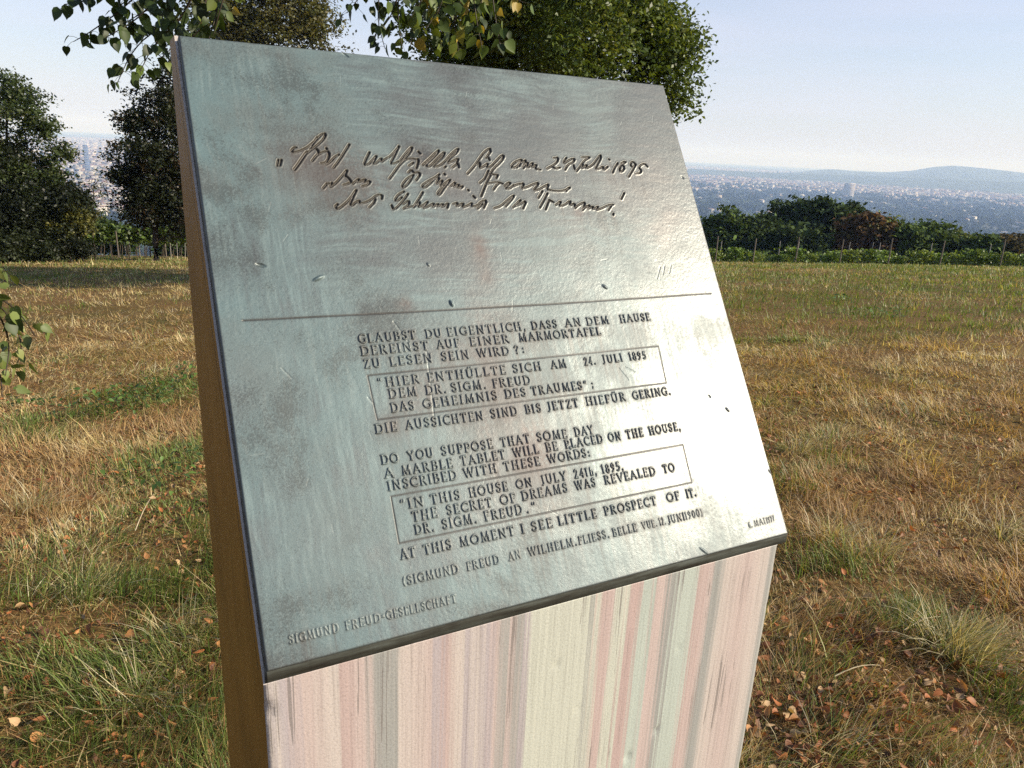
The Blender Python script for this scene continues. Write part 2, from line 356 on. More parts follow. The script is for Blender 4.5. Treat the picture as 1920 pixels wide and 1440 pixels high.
# ---- bronze plaque: one height field with cast letters and engraved handwriting
NU, NV = 960, 968
us = np.linspace(0, W, NU); vs = np.linspace(0, H, NV); du = us[1]; dv = vs[1]
U, Vv = np.meshgrid(us, vs)
hgt = np.zeros_like(U); part = np.zeros(U.shape, dtype=np.int16); cav = np.zeros_like(U)   # part 0 = plate
def seg_dist(p, q, mar):
    lo = np.minimum(p, q)-mar; hi = np.maximum(p, q)+mar
    a0 = max(int(lo[0]/du), 0); a1 = min(int(hi[0]/du)+2, NU); b0 = max(int(lo[1]/dv), 0); b1 = min(int(hi[1]/dv)+2, NV)
    if a0 >= a1 or b0 >= b1: return None
    uu = U[b0:b1, a0:a1]-p[0]; ww = Vv[b0:b1, a0:a1]-p[1]
    e = q-p; L = e@e+1e-12
    tt = np.clip((uu*e[0]+ww*e[1])/L, 0, 1)
    return (slice(b0, b1), slice(a0, a1)), np.hypot(uu-tt*e[0], ww-tt*e[1])
BIG = np.full(U.shape, 1.)
Dl = BIG.copy(); Il = np.zeros(U.shape, dtype=np.int16)    # raised lettering
Dg = BIG.copy(); Ig = np.zeros(U.shape, dtype=np.int16)    # engraved strokes
def stroke(Dm, Im, p, q, hw, idn, mar=.005):
    r = seg_dist(p, q, hw+mar)
    if r is None: return
    s, d = r; d = d-hw; k = d < Dm[s]
    Dm[s] = np.where(k, d, Dm[s]); Im[s] = np.where(k, idn, Im[s])

def arc(cx, cy, rx, ry, a0, a1, n=9):
    return [(cx+rx*math.cos(R_(a)), cy+ry*math.sin(R_(a))) for a in np.linspace(a0, a1, n)]
T, n_ = .155, .095
G = {}
def g(ch, wd, *st): G[ch] = (wd, st)
def sv(x, y, l=.13): return (.08, [(x-l, y), (x+l, y)])
g('A', .80, (n_, [(.06, 0), (.40, 1)]), (T, [(.40, 1), (.74, 0)]), (.09, [(.2, .36), (.6, .36)]), sv(.06, 0, .1), sv(.74, 0, .1))
g('B', .64, (T, [(.14, 0), (.14, 1)]), (.12, [(.04, 1), (.34, 1)]+arc(.34, .77, .2, .23, 90, -90)+[(.14, .54)]), (.14, [(.14, .54), (.36, .54)]+arc(.36, .27, .23, .27, 90, -90)+[(.04, 0)]))
g('C', .74, (.15, arc(.46, .5, .40, .5, 50, 310, 17)), sv(.72, .86, .02), (.08, [(.72, .78), (.72, .96)]))
g('D', .80, (T, [(.14, 0), (.14, 1)]), (.14, [(.04, 1), (.32, 1)]+arc(.34, .5, .40, .5, 90, -90, 13)+[(.04, 0)]))
g('E', .58, (T, [(.14, 0), (.14, 1)]), (.10, [(.04, 1), (.54, 1), (.54, .90)]), (.10, [(.14, .53), (.44, .53)]), (.10, [(.04, 0), (.56, 0), (.56, .12)]))
g('F', .56, (T, [(.14, 0), (.14, 1)]), (.10, [(.04, 1), (.54, 1), (.54, .88)]), (.10, [(.14, .53), (.44, .53)]), sv(.14, 0))
g('G', .80, (.15, arc(.46, .5, .40, .5, 52, 320, 17)), (.15, [(.72, .08), (.72, .44)]), (.08, [(.56, .44), (.82, .44)]), (.08, [(.72, .8), (.72, .95)]))
g('H', .80, (T, [(.14, 0), (.14, 1)]), (T, [(.66, 0), (.66, 1)]), (.10, [(.14, .52), (.66, .52)]), sv(.14, 0), sv(.14, 1), sv(.66, 0), sv(.66, 1))
g('I', .28, (T, [(.14, 0), (.14, 1)]), sv(.14, 0), sv(.14, 1))
g('J', .36, (T, [(.22, 1), (.22, .06)]), (.11, [(.22, .06), (.14, -.10), (.0, -.12)]), sv(.22, 1))
g('L', .58, (T, [(.14, 0), (.14, 1)]), (.10, [(.04, 0), (.56, 0), (.56, .13)]), sv(.14, 1))
g('M', .96, (n_, [(.14, 0), (.18, 1)]), (T, [(.18, 1), (.48, .06)]), (n_, [(.48, .06), (.78, 1)]), (T, [(.78, 1), (.84, 0)]), sv(.13, 0, .1), sv(.84, 0, .11))
g('N', .82, (n_, [(.13, 0), (.13, 1)]), (T, [(.13, 1), (.69, .02)]), (n_, [(.69, 0), (.69, 1)]), sv(.13, 0, .1), sv(.69, 1, .1), sv(.1, 1, .07))
g('O', .90, (.15, arc(.45, .5, .40, .5, 0, 360, 22)))
g('P', .60, (T, [(.14, 0), (.14, 1)]), (.13, [(.04, 1), (.34, 1)]+arc(.34, .74, .22, .26, 90, -90)+[(.14, .47)]), sv(.14, 0))
g('R', .70, (T, [(.14, 0), (.14, 1)]), (.12, [(.04, 1), (.34, 1)]+arc(.34, .76, .21, .24, 90, -90)+[(.14, .52)]), (T, [(.32, .52), (.64, 0)]), sv(.14, 0), sv(.66, 0, .07))
g('S', .56, (.15, [(.48, .84), (.44, .95), (.30, 1.0), (.14, .94), (.08, .78), (.14, .63), (.30, .53), (.45, .42), (.50, .25), (.42, .07), (.26, 0), (.12, .05), (.07, .18)]), (.08, [(.06, .05), (.06, .24)]), (.08, [(.49, .78), (.49, .96)]))
g('T', .70, (T, [(.35, 0), (.35, 1)]), (.10, [(.04, .86), (.04, 1), (.66, 1), (.66, .86)]), sv(.35, 0))
g('U', .78, (T, [(.14, 1), (.14, .30)]), (.13, arc(.39, .28, .25, .28, 180, 360, 9)), (n_, [(.64, .30), (.64, 1)]), sv(.14, 1), sv(.64, 1, .1))
G['Ü'] = (.78, G['U'][1]+((.16, [(.28, 1.24), (.29, 1.24)]), (.16, [(.52, 1.24), (.53, 1.24)])))
g('V', .76, (T, [(.06, 1), (.38, .02)]), (n_, [(.38, .02), (.70, 1)]), sv(.06, 1, .1), sv(.70, 1, .1))
g('W', 1.12, (T, [(.06, 1), (.32, .02)]), (n_, [(.32, .02), (.56, 1)]), (T, [(.56, 1), (.80, .02)]), (n_, [(.80, .02), (1.06, 1)]), sv(.06, 1, .1), sv(1.06, 1, .09))
g('X', .7, (T, [(.05, 1), (.65, 0)]), (n_, [(.05, 0), (.65, 1)]))
g('Y', .72, (T, [(.06, 1), (.36, .48)]), (n_, [(.36, .48), (.66, 1)]), (T, [(.36, .48), (.36, 0)]), sv(.36, 0), sv(.06, 1, .09), sv(.66, 1, .09))
g('Z', .64, (.10, [(.08, .86), (.08, 1), (.56, 1)]), (T, [(.55, .98), (.10, .02)]), (.10, [(.08, 0), (.60, 0), (.60, .14)]))
g('t', .40, (.15, [(.18, 0), (.18, .9)]), (.09, [(.02, .9), (.36, .9)]))
g('h', .50, (.15, [(.12, 0), (.12, .95)]), (.12, [(.12, .5), (.26, .62), (.38, .5), (.38, 0)]))
g('1', .34, (T, [(.18, 0), (.18, 1)]), (.09, [(.04, .86), (.18, 1)]), sv(.18, 0))
g('2', .54, (.13, [(.06, .78), (.12, .95), (.27, 1), (.42, .92), (.45, .74), (.32, .42), (.06, .02)]), (.12, [(.04, 0), (.50, 0)]))
g('4', .58, (n_, [(.42, 1), (.04, .28), (.56, .28)]), (T, [(.42, 1), (.42, 0)]))
g('5', .52, (.10, [(.46, 1), (.14, 1), (.12, .56)]), (.14, [(.12, .56), (.28, .62), (.44, .5), (.46, .28), (.36, .06), (.2, 0), (.05, .06)]))
g('6', .54, (.14, [(.42, 1), (.2, .78), (.09, .5), (.1, .2), (.26, 0), (.42, .12), (.46, .32), (.34, .5), (.16, .46)]))
g('7', .52, (.10, [(.06, .86), (.06, 1), (.48, 1)]), (.15, [(.48, 1), (.2, 0)]))
g('8', .54, (.13, arc(.27, .75, .17, .24, 0, 360, 14)), (.14, arc(.27, .26, .21, .27, 0, 360, 14)))
g('9', .54, (.14, [(.12, 0), (.34, .22), (.45, .5), (.44, .8), (.28, 1), (.12, .88), (.08, .68), (.2, .5), (.38, .54)]))
g('0', .60, (.14, arc(.30, .5, .24, .5, 0, 360, 18)))
g('.', .26, (.2, [(.12, .03), (.13, .03)]))
g(',', .26, (.18, [(.13, .05), (.14, .04)]), (.09, [(.16, .0), (.08, -.2)]))
g(':', .26, (.18, [(.12, .08), (.13, .08)]), (.18, [(.12, .55), (.13, .55)]))
g(';', .26, (.16, [(.13, .08), (.13, .05)]), (.08, [(.14, .0), (.08, -.16)]), (.17, [(.12, .55), (.13, .55)]))
g('?', .46, (.13, [(.06, .8), (.14, .97), (.3, .98), (.4, .82), (.34, .62), (.22, .48), (.22, .3)]), (.18, [(.22, .05), (.23, .05)]))
g('"', .40, (.13, [(.12, .98), (.09, .78)]), (.13, [(.30, .98), (.27, .78)]))
g('(', .30, (.10, arc(.42, .42, .34, .66, 125, 235, 9)))
g(')', .30, (.10, arc(-.12, .42, .34, .66, 55, -55, 9)))
g('-', .34, (.12, [(.03, .45), (.30, .45)]), (.10, [(.03, .62), (.30, .62)]))
rng = np.random.default_rng(11)
def word(s, p0, p1, cap, idn):
    """cast letters between two points of the plate, baseline p0-p1"""
    wd = [G[c][0] for c in s]; tr = .27; p0 = p0+np.array([.0006, 0]); p1 = p1-np.array([.0006, 0])
    tot = sum(wd)+tr*(len(s)-1)
    L = p1[0]-p0[0]; k = L/tot; x = 0
    for c, wc in zip(s, wd):
        gl = min(k, cap*1.25) if len(s) == 1 else k
        yo = rng.normal(0, cap*.012); sl = rng.normal(0, .02); cs = cap*(1+rng.normal(0, .02))
        by = p0[1]+(p1[1]-p0[1])*(x/tot)+yo
        for th, pts in G[c][1]:
            q = [np.array([p0[0]+(x+a)*gl+sl*bb*cap, by+bb*cs]) for a, bb in pts]
            for a_, b_ in zip(q[:-1], q[1:]): stroke(Dl, Il, a_, b_, th*cap*.5*(1 if k > .0075 else .62), idn, .0018)
        x += wc+tr
def ZC(x, y): return 640+x/2.6186, 560+y/2.6186          # plan of the inscription
LINES = [
 [('GLAUBST', 85, 368, 222, 193), ('DU', 415, 495, 192, 185), ('EIGENTLICH,', 522, 910, 185, 158), ('DASS', 935, 1062, 150, 140), ('AN', 1100, 1180, 138, 131), ('DEM', 1205, 1318, 130, 122), ('HAUSE', 1370, 1520, 118, 108)],
 [('DEREINST', 97, 432, 282, 248), ('AUF', 470, 585, 246, 235), ('EINER', 632, 828, 230, 215), ('MARMORTAFEL', 873, 1278, 211, 178)],
 [('ZU', 112, 195, 342, 334), ('LESEN', 240, 450, 330, 310), ('SEIN', 493, 632, 306, 295), ('WIRD', 668, 828, 288, 273), ('?:', 850, 905, 270, 265)],
 [('"', 180, 212, 434, 432), ('HIER', 220, 388, 432, 415), ('ENTHÜLLTE', 425, 812, 408, 370), ('SICH', 843, 985, 362, 350), ('AM', 1030, 1108, 343, 335), ('24.', 1193, 1252, 324, 318), ('JULI', 1285, 1385, 317, 308), ('1895', 1415, 1500, 305, 296)],
 [('DEM', 235, 375, 490, 475), ('DR.', 415, 520, 470, 460), ('SIGM.', 543, 715, 458, 440), ('FREUD', 745, 932, 437, 418)],
 [('DAS', 245, 362, 557, 543), ('GEHEIMNIS', 402, 770, 537, 497), ('DES', 805, 910, 490, 479), ('TRAUMES"', 935, 1210, 472, 440), (';', 1228, 1246, 436, 435)],
 [('DIE', 167, 277, 662, 648), ('AUSSICHTEN', 317, 700, 643, 592), ('SIND', 735, 868, 586, 570), ('BIS', 905, 985, 565, 556), ('JETZT', 1015, 1168, 550, 528), ('HIEFÜR', 1203, 1398, 523, 498), ('GERING.', 1432, 1620, 493, 470)],
 [('DO', 197, 285, 812, 800), ('YOU', 327, 455, 793, 778), ('SUPPOSE', 493, 750, 768, 735), ('THAT', 785, 930, 728, 707), ('SOME', 963, 1112, 702, 680), ('DAY', 1148, 1240, 675, 660)],
 [('A', 212, 262, 877, 870), ('MARBLE', 297, 552, 864, 828), ('TABLET', 588, 810, 820, 787), ('WILL', 845, 975, 780, 760), ('BE', 1007, 1068, 755, 745), ('PLACED', 1100, 1288, 738, 708), ('ON', 1313, 1375, 700, 690), ('THE', 1400, 1485, 684, 670), ('HOUSE,', 1513, 1668, 667, 642)],
 [('INSCRIBED', 228, 570, 940, 885), ('WITH', 603, 768, 880, 853), ('THESE', 800, 980, 846, 815), ('WORDS:', 1015, 1225, 808, 770)],
 [('"', 290, 322, 1034, 1031), ('IN', 330, 408, 1030, 1015), ('THIS', 440, 587, 1008, 983), ('HOUSE', 630, 822, 972, 942), ('ON', 860, 940, 930, 920), ('JULY', 985, 1108, 912, 890), ('24th,', 1145, 1258, 882, 862), ('1895,', 1280, 1388, 857, 838)],
 [('THE', 348, 475, 1093, 1070), ('SECRET', 518, 745, 1060, 1020), ('OF', 782, 862, 1010, 997), ('DREAMS', 888, 1115, 988, 950), ('WAS', 1150, 1252, 940, 922), ('REVEALED', 1293, 1545, 912, 862), ('TO', 1580, 1640, 853, 843)],
 [('DR.', 362, 460, 1157, 1137), ('SIGM.', 497, 670, 1130, 1100), ('FREUD', 705, 893, 1090, 1055), ('."', 908, 962, 1050, 1040)],
 [('AT', 292, 367, 1277, 1263), ('THIS', 405, 545, 1255, 1228), ('MOMENT', 583, 855, 1215, 1163), ('I', 885, 906, 1155, 1150), ('SEE', 935, 1042, 1143, 1120), ('LITTLE', 1067, 1258, 1112, 1075), ('PROSPECT', 1293, 1550, 1063, 1008), ('OF', 1600, 1665, 998, 985), ('IT.', 1695, 1745, 975, 965)],
 [('(SIGMUND', 300, 578, 1400, 1345), ('FREUD', 617, 780, 1335, 1300), ('AN', 823, 887, 1292, 1280), ('WILHELM.', 918, 1160, 1258, 1205), ('FLIESS.', 1165, 1320, 1205, 1170), ('BELLE', 1335, 1455, 1168, 1140), ('VUE.', 1478, 1555, 1130, 1115), ('12.', 1563, 1597, 1112, 1105), ('JUNI', 1605, 1688, 1100, 1080), ('1900)', 1690, 1778, 1085, 1065)],
]
capz = [.0088]*14+[.0077]
lid = 0
for li, ln in enumerate(LINES):
    lid += 1
    pts = [(uv(*ZC(a, ya)), uv(*ZC(c_, yb))) for _, a, c_, ya, yb in ln]
    vv = np.array([p[1] for pr in pts for p in pr]); uu_ = np.array([p[0] for pr in pts for p in pr])
    co = np.polyfit(uu_, vv, 1) if len(vv) > 4 else (0, vv.mean())
    co = (np.clip(co[0], -.012, .012), 0); c0 = np.mean(vv-co[0]*uu_)
    for (s, *_), (p0, p1) in zip(ln, pts):
        word(s, np.array([p0[0], c0+co[0]*p0[0]]), np.array([p1[0], c0+co[0]*p1[0]]), capz[li], lid)
lid += 1
for s, a, c_, ya, yb in (('SIGMUND', 590, 843, 823, 757), ('FREUD-', 873, 1074, 752, 700), ('GESELLSCHAFT', 1078, 1432, 698, 610)):
    word(s, uv(320+a/2.667, 900+ya/2.667), uv(320+c_/2.667, 900+yb/2.667), .0073, lid)
lid += 1
for s, a, c_, ya, yb in (('6.', 843, 859, 187, 183), ('MAI', 865, 910, 180, 168), ('1977', 913, 945, 168, 156)):
    word(s, uv(1000+a/2.087, 900+ya/2.087), uv(1000+c_/2.087, 900+yb/2.087), .0060, lid)
NLET = lid
# engraved handwriting (three lines), traced stroke by stroke
SA = [[160,515,145,590],[200,515,182,590],
 [410,340,370,345,340,385,370,410,440,395,540,350,600,310,700,220,760,155,820,150,790,220,720,290,620,370,540,430],
 [700,200,640,290,600,350],[560,400,500,490,440,580,385,650],[545,410,480,500,420,590,380,640],
 [600,375,650,350,700,365,720,420,680,460,630,525],[690,450,760,410,840,385,870,430,840,530,790,560,745,560],[825,352,830,362],
 [820,575,880,540,940,470,1000,440],[1140,300,1060,430,980,550,925,620],
 [1420,410,1370,510,1345,580,1400,580,1460,520,1525,445,1490,520,1470,565,1520,560,1590,480,1580,550,1640,500,1720,460,1830,330],
 [870,840,830,845,780,905],[900,835,870,900,960,830,1040,740,1120,640,1080,730,1130,760,1165,810],[1060,860,1110,850,1170,820],[1190,845,1280,770,1250,830,1370,775,1345,830,1440,800,1400,860,1320,880],
 [980,1130,945,1160,980,1200,1050,1150,1150,1060,1250,910,1200,1010,1150,1130,1180,1150,1240,1090,1290,1080,1270,1110,1350,1110,1440,1070,1520,1000,1600,1000,1590,1050],[1500,1060,1480,1110,1420,1170]]
SB = [[130,250,60,400,10,490,70,490,130,460],[150,450,240,330,320,250,290,330,200,440,130,520,60,620,0,700],[140,510,220,430,300,420,370,430,405,430,395,490,375,550],[330,480,270,520],[400,325,425,350],
 [460,510,560,420,650,330,690,300,650,370,550,460,500,510,540,540,600,490,680,400,770,320,740,400,650,480,600,530,680,530,770,460,850,360,960,270,930,340,850,400,800,480,850,470,960,410,930,480,955,500,960,540],[760,545,780,530],[870,545,930,500],
 [1400,320,1390,275,1310,330,1240,430,1170,530,1080,630],[1400,320,1340,410],[1210,500,1260,470,1245,550,1290,540,1370,480,1340,540,1400,540,1480,450,1560,370,1590,390,1540,470,1440,560,1390,640],[1375,410,1385,440],
 [1820,435,1730,470,1680,540,1740,550,1830,470,1900,440,1850,540],
 [330,650,250,690,170,790,190,830,270,760,330,650],[260,615,300,575,340,620,400,610,430,640,370,720],
 [690,640,640,680,540,730,440,800,480,830,560,770,620,700,700,680,640,770,700,750,740,720,700,800,740,790,850,700,810,760,760,820,690,930,660,910,700,850,760,790],[850,800,920,740,880,820,970,770,930,830,1020,800,995,825],[760,632,768,642],[1088,855,1096,862],
 [1405,635,1500,650,1480,690],[1400,650,1350,740,1310,840,1270,940],[1370,590,1320,700,1250,760],[1340,770,1450,750,1520,750,1570,770],[1520,760,1480,790,1440,850],[1590,800,1650,750,1680,760,1600,830,1660,840,1720,790],
 [200,880,120,920,70,1000,110,1010,170,960],[255,910,180,1020,60,1140,30,1070],[190,1050,270,1000,270,1060,180,1120,240,1100,320,1080],
 [460,890,400,990,320,1110,380,1050,430,1020,390,1090,450,1080,540,1010,500,1060,460,1110,530,1090,620,1030,590,1100,680,1040,660,1090,750,1040,720,1100,820,1030,800,1100],
 [880,1050,950,1030,920,1090,1030,1030,1000,1100,1090,1070,1150,1030,1120,1080,1210,1080,1280,1010,1350,1000,1305,1100],[1220,1110,1290,1050],[1160,940,1185,965],
 [1450,1110,1540,1080,1620,1010,1730,920,1700,980,1610,1080],[1710,1095,1820,990,1800,1020,1720,1080,1800,1060,1900,1000,1850,1110]]
SC_ = [[-10,470,60,370,25,450],[80,480,150,380,130,490,220,390,190,480,270,420,240,490,320,500],
 [500,340,570,330,550,400,480,450,390,500,470,450,530,490,590,470],[680,335,640,390,650,415,740,350,800,350,770,400,700,430,660,500],[780,440,792,490],
 [890,330,1000,325],[1000,330,930,370,880,440,820,520],[910,430,890,490,970,420,940,490,1040,440,1100,360,1150,290,1160,340,1110,430,1080,490,1130,490,1190,450,1190,510,1250,460],[1265,355,1275,362],
 [1390,410,1350,470,1320,540],[1500,395,1430,440,1410,520,1450,530,1490,470,1430,420,1480,390],[1580,400,1560,440,1600,470,1640,430,1600,390,1580,400],[1640,430,1590,520,1540,600],[1800,460,1760,415,1700,440,1680,480,1720,510,1700,550,1640,555],
 [-50,726,10,700,100,690,50,760,120,750,220,700,300,680,260,740,220,790,290,780,370,730,440,700,400,770,480,790,580,800,680,780,735,745,700,755,675,795],
 [345,800,290,890],[415,830,360,940,310,1025],[440,920,390,1050],[440,920,500,950],
 [530,990,610,930,570,1000,640,1000,740,920,720,1000,800,960,790,1040,830,1000,920,950,940,970,890,1070,950,1010,1010,990,970,1050,1050,1000,1040,1055,1130,1000,1080,1060,1160,1040,1260,990,1330,985],[1300,1000,1260,1060],[1480,825,1440,905],[1330,1110,1326,1126]]
ENG = 50
for st_, ox, oy in ((SA, 500, 230), (SB, 730, 240), (SC_, 970, 250)):
    for s in st_:
        P = [uv(ox+s[i]/7.3846, oy+s[i+1]/7.3846) for i in range(0, len(s), 2)]
        if len(P) > 3:                                     # round the polyline
            for _ in range(1):
                Q = [P[0]]
                for a_, b_ in zip(P[:-1], P[1:]): Q += [a_*.75+b_*.25, a_*.25+b_*.75]
                P = Q+[P[-1]]
        for a_, b_ in zip(P[:-1], P[1:]):
            e = b_-a_; steep = abs(e[1])/(np.hypot(*e)+1e-9)
            stroke(Dg, Ig, a_, b_, .00085+.00055*steep, ENG, .0025)
def groove(pts, hw, idn):
    P = [uv(*p) for p in pts]
    for a_, b_ in zip(P[:-1], P[1:]): stroke(Dg, Ig, a_, b_, hw, idn, .002)
groove([(455, 601), (760, 585.5), (1040, 570), (1333, 550)], .0005, ENG+1)
groove([(689, 704), (1234, 649), (1249, 718), (707, 787), (689, 704)], .00035, ENG+2)
groove([(733, 931), (1280, 834), (1297, 905), (748, 1019), (733, 931)], .00035, ENG+3)
# heights
lowf = fbm(U*11, Vv*11, 21, 2)-.5
hgt += .0005*lowf + .00016*(fbm(U*70, Vv*90, 22, 3)-.5)
hgt += .00010*(fbm(U*420, Vv*420, 23, 2)-.5)*(.4+1.2*vnoise(U*12, Vv*12, 24))
LH = .0015*np.where(Il >= 15, .8, 1.)
hl = LH*(1-sstep(-.00045, .00035, Dl))
hl *= .85+.3*fbm(U*500, Vv*500, 25, 2)
hgt += hl
edge = sstep(.0, .0012, Dg)
dep = np.where(Ig == ENG, .0021, .0014)
hgt -= dep*(1-sstep(-.0011, .0003, Dg))
hgt += np.where(Ig == ENG, .00022, .0)*np.exp(-((Dg-.0009)/.0006)**2)
# dents, seeds and scratches
def bump_at(px, py, px2, py2, wd, hh):
    a_ = uv(px, py); b_ = uv(px2, py2); c_ = (a_+b_)/2; e = (b_-a_); L = np.hypot(*e)/2; e = e/(2*L)
    x = (U-c_[0])*e[0]+(Vv-c_[1])*e[1]; y = -(U-c_[0])*e[1]+(Vv-c_[1])*e[0]
    q = (x/L)**2+(y/wd)**2
    return hh*np.clip(1-q, 0, 1)
for a in ((586, 527, 608, 517, .0024, .0022), (843, 562, 850, 576, .0022, .0026), (1128, 534, 1140, 542, .0022, .0018), (478, 494, 500, 500, .0022, -.0016), (800, 492, 806, 500, .0017, .0014), (1360, 764, 1368, 772, .002, .0016), (1128, 1247, 1134, 1252, .002, .001), (1310, 1025, 1330, 1040, .002, .0012), (1276, 330, 1283, 336, .002, -.001), (640, 98, 655, 108, .0018, -.0016), (1066, 838, 1072, 842, .0018, .0014), (1328, 740, 1333, 746, .0014, -.0012), (1440, 880, 1446, 890, .0012, -.001)): hgt += bump_at(*a)
rng = np.random.default_rng(4)
SCR = np.zeros_like(U)
for k in range(40):
    p = np.array([rng.uniform(.02, W-.02), rng.uniform(.02, H-.02)]); a_ = rng.uniform(0, 6.28) if k > 25 else rng.normal(1.3, .25)
    L = rng.uniform(.004, .014); q = p+L*np.array([math.cos(a_), math.sin(a_)])
    r = seg_dist(p, q, .0012)
    if r:
        s, d = r; k_ = np.exp(-(d/.00045)**2); hgt[s] -= .00012*k_; SCR[s] = np.maximum(SCR[s], k_)
for p_, q_ in (((1238, 500), (1232, 522)), ((1246, 498), (1243, 515)), ((1258, 497), (1255, 512)), ((690, 745), (700, 757)), ((528, 690), (548, 710)), ((1160, 690), (1178, 712)), ((1172, 688), (1190, 697)), ((738, 603), (765, 640)), ((800, 660), (815, 790))):
    r = seg_dist(uv(*p_), uv(*q_), .0012); s, d = r; k_ = np.exp(-(d/.0006)**2); hgt[s] -= .0004*k_; SCR[s] = np.maximum(SCR[s], k_)
# worn rounded rim
rim = np.minimum(np.minimum(U, W-U), np.minimum(Vv, H-Vv))
hgt -= .0016*np.clip(1-rim/.0014, 0, 1)**2*(.8+.5*fbm(U*60, Vv*60, 31, 2))

# patina colours, plus shade painted round the letters and in the grooves
nu_, nv_ = U/W, Vv/H
warp = fbm(U*9, Vv*9, 40, 3)-.5
brush_h = .6*fbm(U*13+warp*3, Vv*300+warp*9+U*18, 41, 4)+.4*fbm(U*30+warp*4, Vv*420-U*30+warp*12, 141, 3)
brush_v = .6*fbm(U*280+warp*9+Vv*14, Vv*16+warp*3, 42, 4)+.4*fbm(U*400-Vv*25, Vv*26, 142, 3)
mix_hv = sstep(.10, .26, nu_+.25*warp)*sstep(.45, .62, nv_+.2*warp)
brush = brush_h*mix_hv+brush_v*(1-mix_hv)
big = fbm(U*8+3, Vv*8, 43, 4); mid = fbm(U*26, Vv*26, 44, 4); fine = fbm(U*420, Vv*420, 45, 3); vfine = fbm(U*900, Vv*700, 46, 2)
teal = 1.05-.95*nu_+1.3*(big-.5)+.9*(brush-.5)+.5*(mid-.5)
teal = sstep(.10, 1.05, teal)
dirt = sstep(.48, .72, .55*mid+.45*big+.10*(.35-nu_))*.9
speck = sstep(.52, .66, .6*fine+.4*brush)*sstep(.40, .62, .5*big+.5*mid+.12*(.6-nu_))
speck2 = sstep(.60, .68, .5*vfine+.5*fine)
def blob(px, py, r, amp, ay=1.):
    c_ = uv(px, py); d = np.hypot(U-c_[0], (Vv-c_[1])/ay)+.35*r*(mid-.5)*4
    return amp*np.exp(-(d/r)**2)
br = 0
for a in ((900, 463, .011, 1.0, 1.7), (913, 520, .009, .5, 1.), (735, 800, .016, .8), (790, 735, .022, .55), (960, 745, .03, .55), (900, 780, .035, .4), (1000, 845, .03, .55), (960, 880, .03, .55), (1010, 905, .03, .5), (920, 690, .025, .45), (930, 620, .03, .35), (850, 660, .03, .35), (1085, 400, .006, .6), (760, 570, .008, .6), (590, 330, .05, .35), (690, 330, .045, .35), (850, 330, .04, .3), (560, 300, .03, .3)): br = br+blob(*a)
br = np.clip(br, 0, 1)*sstep(.3, .6, .6*mid+.4*fine+.12)
dkb = 0
for a in ((600, 300, .045, .6), (470, 105, .035, .5), (385, 90, .03, .5), (540, 125, .02, .5), (640, 350, .04, .55), (490, 500, .015, .7), (640, 500, .03, .5), (450, 420, .04, .45), (965, 195, .012, .6, .6), (830, 300, .05, .35), (470, 780, .02, .5, 2.5), (560, 870, .04, .45), (530, 1150, .03, .55), (700, 600, .03, .4), (760, 610, .03, .5), (600, 250, .03, .5), (1010, 320, .05, .25), (780, 240, .05, .3), (880, 120, .06, .35), (1000, 130, .05, .35), (400, 460, .025, .5), (470, 1190, .03, .5)): dkb = dkb+blob(*a)
pinkb = 0
for a in ((1240, 420, .03, .5), (1230, 330, .03, .35), (1140, 330, .03, .4), (1060, 420, .03, .25), (470, 700, .05, .3), (600, 1000, .06, .25)): pinkb = pinkb+blob(*a)
def mixc(c, k, col): return c*(1-k[..., None])+np.array(col)*k[..., None]
col = np.empty(U.shape+(3,)); col[:] = (.128, .142, .140)
col = mixc(col, sstep(.4, .65, brush)*.45, (.15, .15, .143))
col = mixc(col, teal*.9, (.115, .18, .187))
col = mixc(col, sstep(.5, .7, brush)*teal*.4, (.20, .265, .262))
col = mixc(col, np.clip(pinkb, 0, 1)*.4, (.24, .185, .16))
col = mixc(col, dirt*.42*(1-.45*nu_), (.085, .08, .074))
grain = .45*np.random.default_rng(8).random(U.shape)+.35*vnoise(U*820, Vv*820, 47)+.2*brush
md = fbm(U*34+warp*4, Vv*40, 48, 4)
Mk = np.clip(.9*np.clip(dkb, 0, 1)+1.5*sstep(.40, .78, .35*big+.35*md+.3*brush)*(1.05-.5*nu_)*.75, 0, 1)
col = mixc(col, Mk*.27, (.075, .072, .064))
col = mixc(col, np.clip((1-sstep(.0, .42, grain-.60*Mk*(.5+1.0*(md-.2))+.10))*.52, 0, 1), (.03, .03, .028))
col = mixc(col, (1-sstep(.17, .24, grain))*.4, (.04, .04, .038))
col = mixc(col, sstep(.68, .8, grain)*.22, (.25, .29, .28))
col = mixc(col, br*.6, (.10, .048, .036))
runs = np.zeros_like(U); acc_ = np.zeros(NU); lm0 = (Dl < 0).astype(float)+(Dg < 0)*(Ig == ENG)
wet = .955+.035*vnoise(us*420, us*0, 171)
for r_i in range(NV-1, -1, -1): acc_ = np.maximum(acc_*wet, lm0[r_i]); runs[r_i] = acc_
runs = runs*sstep(.42, .66, vnoise(U*300, Vv*10, 172))*(.4+.6*sstep(.35, .6, big))
col = mixc(col, np.clip(runs, 0, 1)*.45, (.065, .052, .044))
col = col*.88
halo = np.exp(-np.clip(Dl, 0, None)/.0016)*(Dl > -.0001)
col = mixc(col, np.clip(halo*.38*(.6+.8*(mid-.2)), 0, .6), (.055, .042, .032))  # brown recess tone round the letters, doubling as their painted shade
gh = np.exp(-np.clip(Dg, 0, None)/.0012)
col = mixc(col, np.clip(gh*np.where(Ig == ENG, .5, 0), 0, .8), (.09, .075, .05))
col = mixc(col, np.clip(np.exp(-np.clip(Dg, 0, None)/.0007)*(Ig > ENG), 0, .85), (.030, .028, .025))
